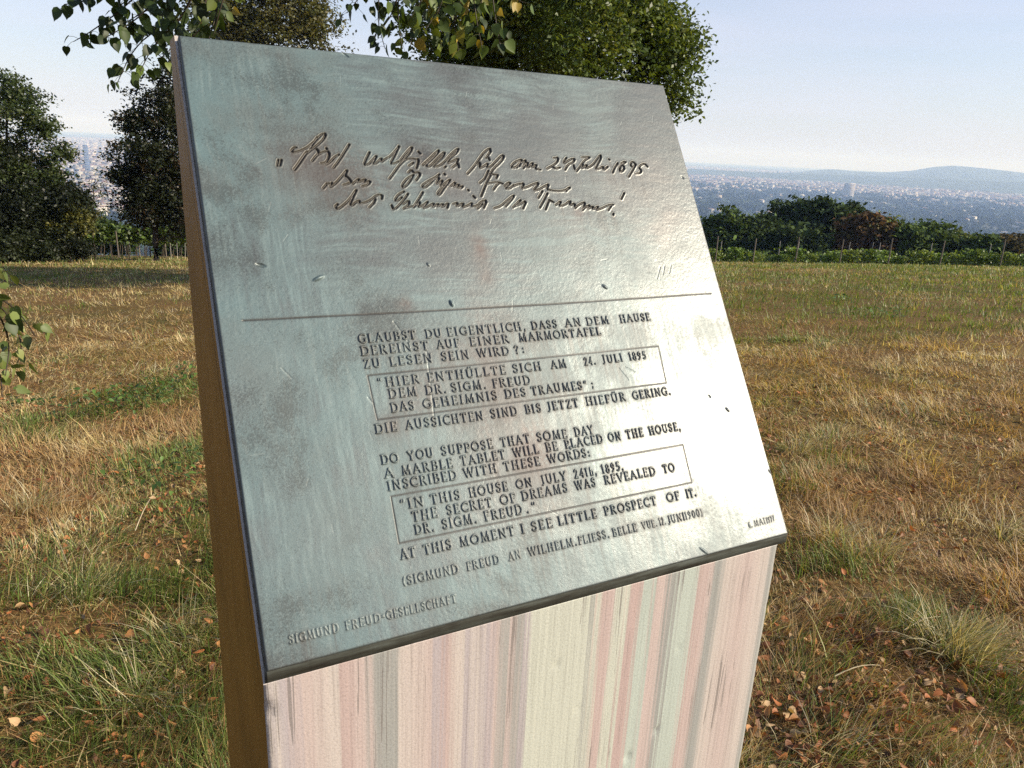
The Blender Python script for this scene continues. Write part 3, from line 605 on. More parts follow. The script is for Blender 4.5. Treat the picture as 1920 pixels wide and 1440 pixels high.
col = mixc(col, (1-sstep(-.0008, .0002, Dg))*np.where(Ig == ENG, .85, .92), (.025, .02, .016))
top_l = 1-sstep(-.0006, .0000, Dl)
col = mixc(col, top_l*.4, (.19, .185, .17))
col = mixc(col, SCR*.2, (.34, .36, .33))
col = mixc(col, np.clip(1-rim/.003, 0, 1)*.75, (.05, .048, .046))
pat = np.clip(1.5*np.clip(1-rim/.003, 0, 1)+.85*teal+.5*speck+.6*br+1.0*halo+.4*dirt+np.where(Ig == ENG, .6, 1.)*(Dg < .0008), 0, 1)

m_br, t, b = nmat('patinated_bronze')
a = N(t, 'ShaderNodeVertexColor', layer_name='Col'); pa = N(t, 'ShaderNodeAttribute', attribute_name='pat')
tc = N(t, 'ShaderNodeTexCoord')
nz = N(t, 'ShaderNodeTexNoise', ins={'Scale': 900., 'Detail': 3., 'Roughness': .7}); t.links.new(tc.outputs['Object'], nz.inputs['Vector'])
rr = ramp(t, [(.32, (.72, .72, .72)), (.5, (1, 1, 1)), (.7, (1.2, 1.2, 1.2))]); t.links.new(nz.outputs[0], rr.inputs[0])
mu = N(t, 'ShaderNodeMix', data_type='RGBA', blend_type='MULTIPLY'); mu.inputs[0].default_value = .8
t.links.new(a.outputs[0], mu.inputs[6]); t.links.new(rr.outputs[0], mu.inputs[7]); t.links.new(mu.outputs[2], b.inputs['Base Color'])
mm = N(t, 'ShaderNodeMapRange', ins={1: 0., 2: 1., 3: .36, 4: .10}); t.links.new(pa.outputs['Fac'], mm.inputs[0]); t.links.new(mm.outputs[0], b.inputs['Metallic'])
m5 = N(t, 'ShaderNodeMapRange', ins={1: 0., 2: 1., 3: .35, 4: .48}); t.links.new(pa.outputs['Fac'], m5.inputs[0]); t.links.new(m5.outputs[0], b.inputs['Roughness'])
bp = N(t, 'ShaderNodeBump', ins={'Strength': .14, 'Distance': .0015}); t.links.new(nz.outputs[0], bp.inputs['Height']); t.links.new(bp.outputs[0], b.inputs['Normal'])
m_rim, t, b = nmat('dark_bronze_rim')
tc = N(t, 'ShaderNodeTexCoord'); mp = N(t, 'ShaderNodeMapping'); mp.inputs['Scale'].default_value = (12, 120, 120); t.links.new(tc.outputs['Object'], mp.inputs[0])
nz = N(t, 'ShaderNodeTexNoise', ins={'Scale': 1., 'Detail': 6., 'Roughness': .7}); t.links.new(mp.outputs[0], nz.inputs['Vector'])
rr = ramp(t, [(.35, (.040, .036, .030)), (.5, (.075, .078, .066)), (.66, (.13, .145, .13))]); t.links.new(nz.outputs[0], rr.inputs[0]); t.links.new(rr.outputs[0], b.inputs['Base Color'])
b.inputs['Metallic'].default_value = .25; b.inputs['Roughness'].default_value = .6; b.inputs['Specular IOR Level'].default_value = .25

plq = empty('tmp'); bpy.data.objects.remove(plq)
Hu = np.gradient(hgt, du, axis=1); Hv = np.gradient(hgt, dv, axis=0)
NR = np.stack([-Hu, -Hv, np.ones_like(hgt)], -1); NR /= np.linalg.norm(NR, axis=-1, keepdims=True)
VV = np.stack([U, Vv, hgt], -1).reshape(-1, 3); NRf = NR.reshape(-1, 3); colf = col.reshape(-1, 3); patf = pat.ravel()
ii = (np.arange(NV-1)[:, None]*NU+np.arange(NU-1)[None]).ravel()
QF = np.stack([ii, ii+1, ii+NU+1, ii+NU], 1)
def facemax(a): a = a.reshape(NV, NU); return np.maximum(np.maximum(a[:-1, :-1], a[1:, :-1]), np.maximum(a[:-1, 1:], a[1:, 1:])).ravel()
pid = np.zeros(len(QF), dtype=np.int16)
ltop = facemax((hl > .12*LH).astype(np.int16)) > 0
pid[ltop] = facemax(Il)[ltop]
gtop = facemax((Dg < .0002).astype(np.int16)) > 0
pid[gtop & ~ltop] = facemax(Ig)[gtop & ~ltop]
MBK = Matrix.Rotation(SLOPE, 4, 'X'); MBK.translation = Vector((0, 0, zl))
def relief(name, sel, parent, rimmed=False):
    f = QF[sel]; u_, inv = np.unique(f.ravel(), return_inverse=True); f = inv.reshape(-1, 4)
    v = VV[u_]; c_ = colf[u_]; p_ = patf[u_]; nn = NRf[u_]
    Fs = [f]; nmain = len(f)
    if rimmed:                                             # lip, flanks and back of the casting
        idx = np.full(NU*NV, -1, dtype=np.int64); idx[u_] = np.arange(len(u_))
        ring = np.concatenate([np.arange(NU), NU*np.arange(1, NV)+NU-1, NU*(NV-1)+np.arange(NU-2, -1, -1), NU*np.arange(NV-2, 0, -1)])
        rv = VV[ring]; th = .030
        low = rv.copy(); d_ = np.array([0, -.015*math.cos(R_(90)-SLOPE)*0-.015*math.sin(SLOPE), -.015*math.cos(SLOPE)])
        # bottom edge drops plumb (world down) by 15 mm, the other edges go straight back
        low[:, 2] = -.030
        onb = ring < NU
        low[onb] = rv[onb]+np.array([0, -.0112*math.sin(SLOPE), -.0112*math.cos(SLOPE)])
        lft = (ring % NU == 0) & ~onb; low[lft, 0] -= .003
        low[ring == 0, 0] -= .0015
        back = low.copy(); back[:, 2] = -.034; back[onb, 1] = low[onb, 1]+.012
        n0 = len(v); n1 = n0+len(ring); n2 = n1+len(ring)
        v = np.concatenate([v, rv, low, back]); c_ = np.concatenate([c_, np.tile((.14, .13, .11), (3*len(ring), 1))]); p_ = np.concatenate([p_, np.full(3*len(ring), .3)])
        k_ = np.arange(len(ring)); k2 = np.roll(k_, -1)
        Fs += [np.stack([n0+k_, n1+k_, n1+k2, n0+k2], 1), np.stack([n1+k_, n2+k_, n2+k2, n1+k2], 1)]
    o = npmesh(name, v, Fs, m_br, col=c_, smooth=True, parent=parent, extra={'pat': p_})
    if rimmed:
        o.data.materials.append(m_rim); nf = len(o.data.polygons)
        mi = np.zeros(nf, dtype=np.int32); mi[nmain:] = 1; o.data.polygons.foreach_set('material_index', mi)
        s_ = np.ones(nf, dtype=bool); s_[nmain:] = False; o.data.polygons.foreach_set('use_smooth', s_)
        ex = np.zeros((len(v)-len(nn), 3)); nn = np.concatenate([nn, ex])
    o.data.normals_split_custom_set_from_vertices(nn.astype(np.float32).tolist())
    return o
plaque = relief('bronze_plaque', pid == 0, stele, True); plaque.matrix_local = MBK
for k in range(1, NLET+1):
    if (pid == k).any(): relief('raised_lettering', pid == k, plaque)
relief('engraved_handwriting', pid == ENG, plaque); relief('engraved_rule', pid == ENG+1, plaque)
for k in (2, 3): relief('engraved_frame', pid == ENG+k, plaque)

# ------------------------------------------------------------------ vegetation helpers
def tube(pts, rad, sides=6):
    pts = np.asarray(pts, float); n = len(pts); V = []
    for i in range(n):
        d = pts[min(i+1, n-1)]-pts[max(i-1, 0)]; d = d/(np.linalg.norm(d)+1e-9)
        a = np.cross(d, (0, 0, 1.)); a = a if np.linalg.norm(a) > .05 else np.cross(d, (1., 0, 0)); a /= np.linalg.norm(a); b_ = np.cross(d, a)
        for k in range(sides):
            t_ = 2*math.pi*k/sides; V.append(pts[i]+rad[i]*(math.cos(t_)*a+math.sin(t_)*b_))
    F = [(i*sides+k, i*sides+(k+1) % sides, (i+1)*sides+(k+1) % sides, (i+1)*sides+k) for i in range(n-1) for k in range(sides)]
    return np.array(V), np.array(F)
class Acc:
    def __init__(s): s.V = []; s.F = []; s.C = []; s.n = 0
    def add(s, V, F, c):
        V = np.asarray(V, float); s.V.append(V); s.F.append(np.asarray(F)+s.n); s.n += len(V)
        c = np.asarray(c, float); s.C.append(np.tile(c, (len(V), 1)) if c.ndim == 1 else c)
    def build(s, name, mat, parent=None, smooth=False, link=True):
        if not s.V: return None
        ks = {}
        for f in s.F: ks.setdefault(f.shape[1], []).append(f)
        return npmesh(name, np.concatenate(s.V), [np.concatenate(f) for f in ks.values()], mat, np.concatenate(s.C), smooth, parent, link=link)
def rot_rand(n, rng, up_bias=0.0):
    z = rng.normal(size=(n, 3)); z[:, 2] = np.abs(z[:, 2])+up_bias; z /= np.linalg.norm(z, axis=1, keepdims=True)
    a = rng.normal(size=(n, 3)); x = a-(a*z).sum(1, keepdims=True)*z; x /= np.linalg.norm(x, axis=1, keepdims=True)
    return x, np.cross(z, x), z
def leaf_cards(P, size, rng, up_bias=.4, aspect=.6):
    """small pointed leaf faces, folded along the midrib; 2 quads-worth as 2 triangles pairs"""
    n = len(P); x, y, z = rot_rand(n, rng, up_bias); s = (size*rng.uniform(.6, 1.35, n))[:, None]
    base = P-x*s*.5; tip = P+x*s*.5; w_ = y*s*aspect*.5; f = z*s*.12
    V = np.stack([base, P+w_+f, tip, P-w_+f], 1).reshape(-1, 3)
    return V, np.arange(4*n).reshape(n, 4)
def crown_pts(lobes, nclump, nleaf, sig, rng, shell=.45, gap=.42, gscale=1.1):
    lob = np.array(lobes, float); vol = (lob[:, 3]*lob[:, 4]*lob[:, 5])**(2/3.); pr = vol/vol.sum()
    out = []; cid = []; got = 0; tries = 0
    while got < nclump and tries < 60:
        tries += 1; k = rng.choice(len(lob), size=nclump, p=pr); d = rng.normal(size=(nclump, 3)); d /= np.linalg.norm(d, axis=1, keepdims=True)
        r = (shell+(1-shell)*rng.random(nclump)**.6)*np.where(rng.random(nclump) < .10, rng.uniform(1.0, 1.28, nclump), 1.)
        bumpy = .78+.44*vnoise(d[:, 0]*2.6+k*3.1+7, d[:, 1]*2.6+d[:, 2]*3.3, 61)
        p = lob[k, :3]+d*lob[k, 3:]*(r*bumpy)[:, None]
        keep = fbm(p[:, 0]*gscale+p[:, 2]*.7*gscale, p[:, 1]*gscale-p[:, 2]*gscale, 62, 2) > gap
        out.append(p[keep]); got += keep.sum()
    Cc = np.concatenate(out)[:nclump]
    P = Cc[:, None]+rng.normal(size=(len(Cc), nleaf, 3))*np.array([sig, sig, sig*.55])
    return Cc, P.reshape(-1, 3), np.repeat(np.arange(len(Cc)), nleaf)
def pal(cid, ncl, n, colours, weights, rng, jit=.22):
    cs = np.array(colours); k = rng.choice(len(cs), size=ncl, p=np.array(weights)/sum(weights))
    c = cs[k][cid]; mixk = rng.choice(len(cs), size=n, p=np.array(weights)/sum(weights)); c = .65*c+.35*cs[mixk]
    return c*np.clip(1+rng.normal(0, jit, (n, 1)), .45, 1.7)
GREENS = [(.050, .085, .018), (.068, .105, .024), (.040, .066, .018), (.095, .125, .030)]
def tree(name, label, base, lobes, nclump, nleaf, sig, leaf, colours=GREENS, weights=(4, 3, 3, 1.2), trunk_r=.2, trunk_h=None, seed=0, group=None, cat='tree', mat=None, shell=.4, gap=.42, gscale=1.1, bark=(.06, .05, .04), sides=7, up_bias=.4, stems=1, aspect=.6, limbs=26):
    rng = np.random.default_rng(seed)
    root = empty(name, base); tag(root, label, cat, group)
    Cc, P, cid = crown_pts(lobes, nclump, nleaf, sig, rng, shell, gap, gscale)
    V, F = leaf_cards(P, leaf, rng, up_bias, aspect); col = np.repeat(pal(cid, len(Cc), len(P), colours, weights, rng), 4, axis=0)
    npmesh('crown' if cat != 'shrub' else 'foliage', V, F, mat or M_LEAF, col, parent=root)
    lob = np.array(lobes); top = max(lob[:, 2]+lob[:, 5]*.6); th = trunk_h or top*.85
    cx, cyy = np.average(lob[:, 0], weights=lob[:, 5]), np.average(lob[:, 1], weights=lob[:, 5])
    ac = Acc(); al = Acc()
    for s_ in range(stems):
        ox, oy = (rng.normal(0, .25, 2) if stems > 1 else (0, 0))
        k = np.linspace(0, 1, 9); wob = rng.normal(0, .05*trunk_r*4, (9, 2)); wob[0] = 0
        tp = np.stack([ox+cx*k**1.6+wob[:, 0], oy+cyy*k**1.6+wob[:, 1], -.25+k*(th+.25)], 1)
        rr = trunk_r*(1-.8*k)*(1+.6*np.exp(-k*14)); ac.add(*tube(tp, rr, sides), bark)
        for c_ in Cc[rng.choice(len(Cc), min(limbs//stems+1, len(Cc)), replace=False)]:
            hz = max(.12*th, min(c_[2]-.35*math.hypot(c_[0]-cx, c_[1]-cyy)-.3, th*.95)); kk = np.clip((hz+.25)/(th+.25), 0, 1)
            s0 = np.array([np.interp(kk, k, tp[:, i]) for i in range(3)])
            mid = s0*.5+c_*.5+np.array([*rng.normal(0, .12, 2), .12*np.linalg.norm(c_-s0)])
            tt = np.linspace(0, 1, 6)[:, None]; q = (1-tt)**2*s0+2*tt*(1-tt)*mid+tt**2*c_
            r0 = trunk_r*(1-.8*kk)*.5; al.add(*tube(q, r0*(1-.85*tt[:, 0]), 5), bark)
    ac.build('trunk' if cat != 'shrub' else 'stem', M_BARK, root, True); al.build('limbs', M_BARK, root, True)
    return root
def px_w(px0, px1, dist): return abs(at(px1, 300, dist)[0]-at(px0, 300, dist)[0])

# ------------------------------------------------------------------ trees round the meadow
def lobes_px(base, dist, items):
    """crown lobes (px, py, radius in metres, depth offset, flatness) turned into local lobes of a tree at base"""
    u = np.array([base[0], base[1], 0])/math.hypot(base[0], base[1]); out = []
    for x, y, r, dd, fl in items:
        p = at(x, y, dist)+u*dd; out.append((*(p-base), r, r, r*fl))
    return out
B = on_ground(1060, 21.)
tree('oak_tree', 'broad dark green oak rising behind the top edge of the bronze plaque', B, lobes_px(B, 21., [(1060, 60, 2.3, 0, .8), (1190, 60, 1.7, .6, .8), (1230, 150, 1.05, 0, .8), (1268, 75, .85, -.3, .8), (1240, 20, 1.15, .5, .8), (1255, 215, .5, 0, .9), (960, 120, 1.7, 0, .8), (870, 60, 1.5, 0, .8), (830, 130, 1.2, .4, .8), (1130, 210, 1.45, 0, .75), (1225, 205, .8, .2, .9), (1000, -90, 2.5, 0, .8), (1150, -110, 2.1, .3, .8), (880, -90, 1.9, .4, .8), (1060, -260, 2.3, 0, .8), (1020, 20, 2.2, 2.8, .8), (1080, 40, 2.2, -2.6, .8), (1060, -150, 2.2, 2.6, .8), (1060, -150, 2.2, -2.4, .8)]), 4200, 32, .22, .125, colours=[(.075, .115, .02), (.11, .15, .03), (.05, .08, .018), (.17, .19, .04)], trunk_r=.3, seed=3, gap=.43, limbs=60, shell=.3)
B = on_ground(520, 64.)
tree('ash_tree', 'tall brownish green tree behind the plaque, beneath the hanging linden leaves', B, lobes_px(B, 64., [(500, 20, 4.31, 0, .8), (585, 50, 2.36, .4, .7), (430, 40, 3.34, 0, .8), (540, -60, 3.89, 0, .8), (450, -80, 3.61, .5, .8), (625, 85, 1.11, 0, .6), (500, 140, 3.89, 0, .8), (400, 120, 3.06, 0, .9)]), 1500, 32, .42, .27, colours=[(.10, .105, .035), (.075, .085, .025), (.135, .12, .045), (.06, .06, .025)], weights=(3, 3, 2.78, 1), trunk_r=.28, seed=7, gap=.44, shell=.25)
B = on_ground(292, 43.)
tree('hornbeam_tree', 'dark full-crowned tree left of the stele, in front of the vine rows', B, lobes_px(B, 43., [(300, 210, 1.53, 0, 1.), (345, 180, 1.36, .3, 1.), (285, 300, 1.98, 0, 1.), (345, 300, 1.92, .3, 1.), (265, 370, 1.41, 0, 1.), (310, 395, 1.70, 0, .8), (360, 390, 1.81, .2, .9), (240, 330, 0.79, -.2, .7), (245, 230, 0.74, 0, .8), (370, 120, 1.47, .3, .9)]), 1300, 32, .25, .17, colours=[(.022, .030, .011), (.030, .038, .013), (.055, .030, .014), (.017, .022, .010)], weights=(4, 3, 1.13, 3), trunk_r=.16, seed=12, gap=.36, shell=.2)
B = on_ground(20, 43.)
tree('field_maple_tree', 'tall leafy tree at the far left edge, lit green on its top', B, lobes_px(B, 43., [(25, 215, 1.55, 0, 1.1), (-30, 200, 1.91, 0, 1.1), (70, 260, 1.31, 0, .9), (15, 170, 0.90, 0, .9), (95, 245, 0.66, -.3, .9), (40, 330, 2.03, .3, .9), (100, 330, 0.96, 0, .8), (-40, 330, 2.27, .3, .9), (120, 290, 0.48, 0, .8)]), 800, 32, .22, .155, colours=[(.050, .075, .020), (.036, .055, .016), (.085, .105, .032), (.026, .040, .013)], trunk_r=.17, seed=15, gap=.45, shell=.2)
B = on_ground(75, 42.)
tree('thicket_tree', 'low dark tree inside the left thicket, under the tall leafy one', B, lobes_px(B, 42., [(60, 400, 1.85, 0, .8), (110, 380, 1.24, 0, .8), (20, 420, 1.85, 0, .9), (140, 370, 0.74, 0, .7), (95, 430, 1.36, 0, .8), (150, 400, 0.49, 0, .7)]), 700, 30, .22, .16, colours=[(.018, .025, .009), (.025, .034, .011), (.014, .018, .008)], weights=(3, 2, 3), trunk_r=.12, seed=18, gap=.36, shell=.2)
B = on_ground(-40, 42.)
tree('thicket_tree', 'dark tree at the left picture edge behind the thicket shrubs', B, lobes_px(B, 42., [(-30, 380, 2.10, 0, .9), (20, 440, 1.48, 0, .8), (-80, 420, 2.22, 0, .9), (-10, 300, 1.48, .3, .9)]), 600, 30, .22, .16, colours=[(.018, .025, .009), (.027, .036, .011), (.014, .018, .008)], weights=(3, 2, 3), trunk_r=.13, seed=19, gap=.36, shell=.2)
for lb, px, d, items, cols, sd_ in (
    ('yellowish green shrub glowing at the right end of the left thicket', 142, 41.5, [(140, 405, 0.72, 0, .8), (120, 430, 0.78, 0, .8), (155, 425, 0.52, 0, .8)], [(.15, .14, .03), (.10, .11, .03), (.06, .07, .02)], 21),
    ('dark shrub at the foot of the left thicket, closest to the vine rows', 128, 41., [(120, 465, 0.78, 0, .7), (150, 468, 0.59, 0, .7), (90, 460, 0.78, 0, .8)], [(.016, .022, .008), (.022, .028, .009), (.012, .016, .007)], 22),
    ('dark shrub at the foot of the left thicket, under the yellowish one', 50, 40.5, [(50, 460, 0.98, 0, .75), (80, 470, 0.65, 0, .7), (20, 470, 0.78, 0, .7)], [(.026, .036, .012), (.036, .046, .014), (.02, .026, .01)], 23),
    ('dark shrub at the far left picture edge, low over the meadow', -20, 40., [(-20, 465, 1.04, 0, .75), (15, 478, 0.65, 0, .7)], [(.026, .036, .012), (.036, .046, .014), (.02, .026, .01)], 24)):
    B = on_ground(px, d); tree('shrub', lb, B, lobes_px(B, d, items), 260, 28, .17, .14, colours=cols, weights=(3, 2, 2), trunk_r=.035, seed=sd_, cat='shrub', stems=3, gap=.34, shell=.1, limbs=12, group='shrubs of the left thicket')
B = on_ground(177, 42.)
tree('sapling', 'slender bare-stemmed sapling between the left thicket and the dark tree', B, lobes_px(B, 42., [(178, 350, .35, 0, 1.3), (165, 385, .35, 0, .8), (190, 400, .4, 0, .8), (172, 420, .3, 0, .8), (195, 365, .25, 0, .8), (180, 320, .2, 0, 1.2)]), 60, 12, .13, .09, colours=[(.035, .045, .018), (.05, .06, .02)], weights=(1, 1), trunk_r=.05, seed=25, gap=.2, shell=.1, limbs=16)

# clump of trees beyond the right vineyard
RC = [('rounded green tree at the left end of the clump beyond the vineyard', 1368, 402, 82, 0, 0), ('dark green tree between the rounded one and the tall dark middle', 1425, 408, 75, 1, 0),
      ('tallest dark tree of the clump beyond the vineyard', 1497, 376, 95, 1, 1), ('dark pointed tree right of the tallest in the clump', 1540, 380, 62, 1, 1),
      ('dark tree with a level top, right shoulder of the tall clump', 1588, 390, 70, 1, 1), ('broad low dark tree in front of the tall clump', 1480, 425, 120, 1, -1),
      ('rust brown tree in the clump beyond the vineyard', 1622, 408, 70, 2, 0), ('olive green tree hard beside the rust brown one', 1656, 415, 46, 3, 0),
      ('narrow reddish tree in the gap right of the olive one', 1677, 432, 26, 2, 0), ('airy dark tree with layered branches, right of the reddish one', 1706, 430, 62, 0, 0),
      ('flat-topped airy tree near the middle of the right tree line', 1745, 426, 70, 0, 0), ('lighter green low tree in the right tree line', 1800, 446, 80, 3, 0),
      ('small grey green tree behind the last vineyard post', 1850, 456, 55, 0, 0), ('small brownish tree close to the right picture edge', 1898, 448, 50, 4, 0), ('low green tree cut by the right picture edge', 1945, 455, 60, 0, 0)]
CP = [[(.070, .110, .028), (.095, .135, .034), (.050, .078, .022)], [(.040, .066, .020), (.055, .082, .026), (.028, .046, .016)], [(.13, .070, .034), (.10, .062, .028), (.075, .075, .030)], [(.12, .145, .035), (.09, .12, .03), (.15, .16, .045)], [(.10, .075, .035), (.07, .06, .028), (.06, .065, .03)]]
for i, (lb, px, top, wpx, ci, dd) in enumerate(RC):
    d = 112+dd*9+(i % 3)*2.5; B = on_ground(px, d); wm = wpx*d/F_PX*.66; zt_ = at(px, top-11, d)[2]-B[2]
    rg = np.random.default_rng(100+i); w_ = wpx*1.12; items = [(px+dx*w_+rg.normal(0, 2), top-6+dy*w_, r_*w_*d/F_PX, rg.normal(0, .8), f_) for dx, dy, r_, f_ in ((-.27, .36, .27, .9), (.04, .27, .27, .95), (.29, .42, .25, .9), (-.10, .60, .40, .9), (.20, .72, .42, .9), (-.30, .75, .34, .9))]
    L = lobes_px(B, d, items); L.append((0, 0, zt_*.38, wm*.95, wm*.85, zt_*.30))
    tree('field_tree', lb, B, L, 760 if wpx > 50 else 320, 26, .6, .72, colours=CP[ci], weights=(3, 2, 2), trunk_r=.22, seed=200+i, gap=.34, gscale=.5, shell=.15, group='trees beyond the vineyard', mat=M_FAR, limbs=14, sides=5)
for i, (lb, px, top, wpx) in enumerate([('round dark tree behind the left vine rows', 215, 405, 60), ('wide dark tree on the slope below the thicket', 130, 345, 90), ('dark tree on the slope just left of the stele', 340, 400, 80)]):
    d = 90+i*8; B = on_ground(px, d); wm = wpx*d/F_PX*.55; zt_ = at(px, top, d)[2]-B[2]; rg = np.random.default_rng(140+i)
    L = [(rg.normal(0, wm*.35), rg.normal(0, wm*.35), zt_-wm*(.5+rg.random()), wm*.55, wm*.55, wm*.5) for q in range(7)]+[(0, 0, zt_*.5, wm*.8, wm*.8, zt_*.3)]
    tree('field_tree', lb, B, L, 420, 24, .45, .5, colours=CP[1], weights=(3, 2, 2), trunk_r=.2, seed=240+i, gap=.34, gscale=.5, shell=.15, group='trees below the left meadow edge', mat=M_FAR, limbs=12, sides=5)

# ------------------------------------------------------------------ vineyard: posts, wires and vines
def post_mesh(h, r, col):
    ac = Acc(); k = np.linspace(0, 1, 5)
    ac.add(*tube(np.stack([.012*np.sin(k*3), 0*k, -.3+k*(h+.3)], 1), [r, r*.98, r*.96, r*.93, r*.9], 7), col)
    n = 7; ac.add([(.012*math.sin(3)+r*.9*math.cos(2*math.pi*i/n), r*.9*math.sin(2*math.pi*i/n), h) for i in range(n)]+[(.0, 0, h+r*.5)], [(i, (i+1) % n, n) for i in range(n)], col)
    return ac.build('vineyard_post', M_WOOD, link=False)
ORD = ['first', 'second', 'third', 'fourth', 'fifth', 'sixth', 'seventh', 'eighth', 'ninth']
def put(me, name, p, label, cat, group, tilt=0., rz=0., sc=1.):
    o = bpy.data.objects.new(name, me); C.objects.link(o); o.location = p; o.rotation_euler = (tilt, tilt*.4, rz); o.scale = (sc, sc, sc)
    return tag(o, label, cat, group)
pm = [post_mesh(1.72, .045, (.12, .10, .08)), post_mesh(1.60, .042, (.15, .125, .095))]; ps = post_mesh(1.5, .022, (.32, .30, .27))
random.seed(3)
for i, px in enumerate((1342, 1413, 1493, 1577, 1668, 1765, 1879)):
    put(pm[i % 2], 'vineyard_post', on_ground(px, 51.5+(px-1342)*.012), ORD[i]+' thick wooden vineyard post, counting right from the plaque', 'post', 'wooden posts of the right vineyard', random.uniform(-.03, .04), i)
for i, px in enumerate((1349, 1460, 1495, 1591, 1633, 1647, 1743, 1853)):
    put(ps, 'vineyard_stake', on_ground(px, 54.5+(px-1342)*.012), ORD[i]+' thin grey stake among the right vines, counting from the plaque', 'stake', 'thin stakes of the right vineyard', random.uniform(-.05, .05), i)
for i, px in enumerate((222, 262, 282, 312, 352)):
    put(pm[i % 2], 'vineyard_post', on_ground(px, 49+i), ORD[i]+' dark post of the left vine rows, counting from the thicket', 'post', 'posts of the left vine rows', random.uniform(-.03, .04), i, .9)
for i, px in enumerate((208, 237, 244, 321, 333, 347, 358)):
    put(ps, 'vineyard_stake', on_ground(px, 46.5+i*.4), ORD[i]+' pale stake below the left vine rows, counting from the thicket', 'stake', 'pale stakes of the left vine rows', random.uniform(-.06, .06), i, .62)
def vine_mesh(seed, hh=.86, half=.75, low=.10):
    rng = np.random.default_rng(seed); n = 210
    P = np.stack([rng.normal(0, half*.55, n), rng.normal(0, .17, n), hh*low+hh*(1.07-low)*rng.beta(1.6, 1.3, n)], 1)
    P[:, 2] += .25*(fbm(P[:, 0]*1.8+seed*5, P[:, 1], 71, 2)-.5)
    ac = Acc(); V, F = leaf_cards(P, .19, rng, .3, .85)
    c = pal(np.zeros(n, int), 1, n, [(.125, .20, .032), (.095, .155, .026), (.18, .23, .05), (.055, .088, .02)], (4, 3, 2, 2), rng); ac.add(V, F, np.repeat(c, 4, axis=0))
    k = np.linspace(0, 1, 5); st_ = Acc(); st_.add(*tube(np.stack([.05*np.sin(k*4+seed), .03*np.cos(k*5), -.1+k*.85], 1), .028*(1-.4*k), 5), (.07, .055, .04))
    return ac.build('foliage', M_LEAF, link=False), st_.build('stem', M_BARK, link=False)
def put_vine(pair, p, label, group, rz, sc):
    r = empty('grapevine', p, rz); r.scale = (sc, sc, sc); tag(r, label, 'grapevine', group)
    for nm, me in zip(('foliage', 'stem'), pair):
        c = bpy.data.objects.new(nm, me); C.objects.link(c); c.parent = r
vm = [vine_mesh(s) for s in range(5)]; vs_ = [vine_mesh(s+9, 1.55, .9, .52) for s in range(3)]
k = 0
for row, (d0, step) in enumerate(((52.2, 12.5), (54.4, 12.5), (56.8, 13.5))):
    px = 1334
    while px < 1990:
        put_vine(vm[k % 5], on_ground(px, d0+(px-1342)*.012), 'bushy green grapevine in the trained rows along the right meadow edge', 'grapevines of the right vineyard', random.uniform(-.25, .25)-.4, random.uniform(.5, 1.15)); px += step*random.uniform(1.8, 3.9); k += 1
for row, d0 in enumerate((50., 53., 56.5)):
    px = 176
    while px < 375:
        put_vine(vs_[k % 3], on_ground(px, d0), 'sunlit green grapevine in the rows between thicket and stele', 'grapevines of the left vine rows', random.uniform(-.25, .25)+.4, random.uniform(.9, 1.15)); px += random.uniform(13, 20); k += 1

# ------------------------------------------------------------------ the plain: suburbs, city, towers
rng = np.random.default_rng(77)
def sample_plain(n, r0, r1, a0=-41, a1=43, power=1.6):
    u = rng.random(n); r = (r0**(2-power)+u*(r1**(2-power)-r0**(2-power)))**(1/(2-power)) if power != 2 else r0*(r1/r0)**u
    a = np.radians(rng.uniform(a0, a1, n)); x = r*np.sin(a); y = r*np.cos(a)
    return x, y, r, np.degrees(a)
def urban(x, y, az, r):
    left = 1-sstep(-14, -4, az)
    lim = 6200*(1-left)+2100*left
    n = fbm(x/420+40, y/420, 91, 3)
    return sstep(.0, 1., (r-lim)/(1600*(1-left)+700*left)+2.6*(n-.5)+.35)
x, y, r, az = sample_plain(42000, 1150, 9000); ub = urban(x, y, az, r)
clus = fbm(x/260+7, y/260, 93, 3)
keep = (rng.random(len(x)) > ub*.80)&(rng.random(len(x)) < sstep(.30, .48, clus)+.35)
x, y, r = x[keep], y[keep], r[keep]; z = terrain(x, y); n = len(x)
hh = rng.uniform(7, 15, n)*(1+r/14000); ww = hh*rng.uniform(.42, .75, n)
# each tree: a lumpy low dome of 14 leaf-mass faces
mlf = 12
d = rng.normal(size=(n, mlf, 3)); d[..., 2] = np.abs(d[..., 2])*.9; d /= np.linalg.norm(d, axis=-1, keepdims=True)
P = np.stack([x, y, z], -1)[:, None]+np.stack([d[..., 0]*ww[:, None], d[..., 1]*ww[:, None], hh[:, None]*(.30+.62*d[..., 2])], -1)*rng.uniform(.55, 1.0, (n, mlf, 1))**np.array([1, 1, .25])
V, F = leaf_cards(P.reshape(-1, 3), 1., rng, .5, 1.)
cen = np.repeat(P.reshape(-1, 3), 4, axis=0); V = cen+(V-cen)*np.repeat(np.repeat(ww, mlf), 4)[:, None]*1.15
base_c = np.array([(.032, .05, .022), (.042, .062, .024), (.026, .042, .022), (.06, .07, .028)])[rng.integers(0, 4, n)]
col_ = np.repeat(np.repeat(base_c, mlf, axis=0)*rng.uniform(.7, 1.3, (n*mlf, 1)), 4, axis=0)
tag(npmesh('suburban_trees', V, F, M_FAR, col_), 'hazy mass of trees covering the suburbs in the plain', 'trees', kind='stuff')

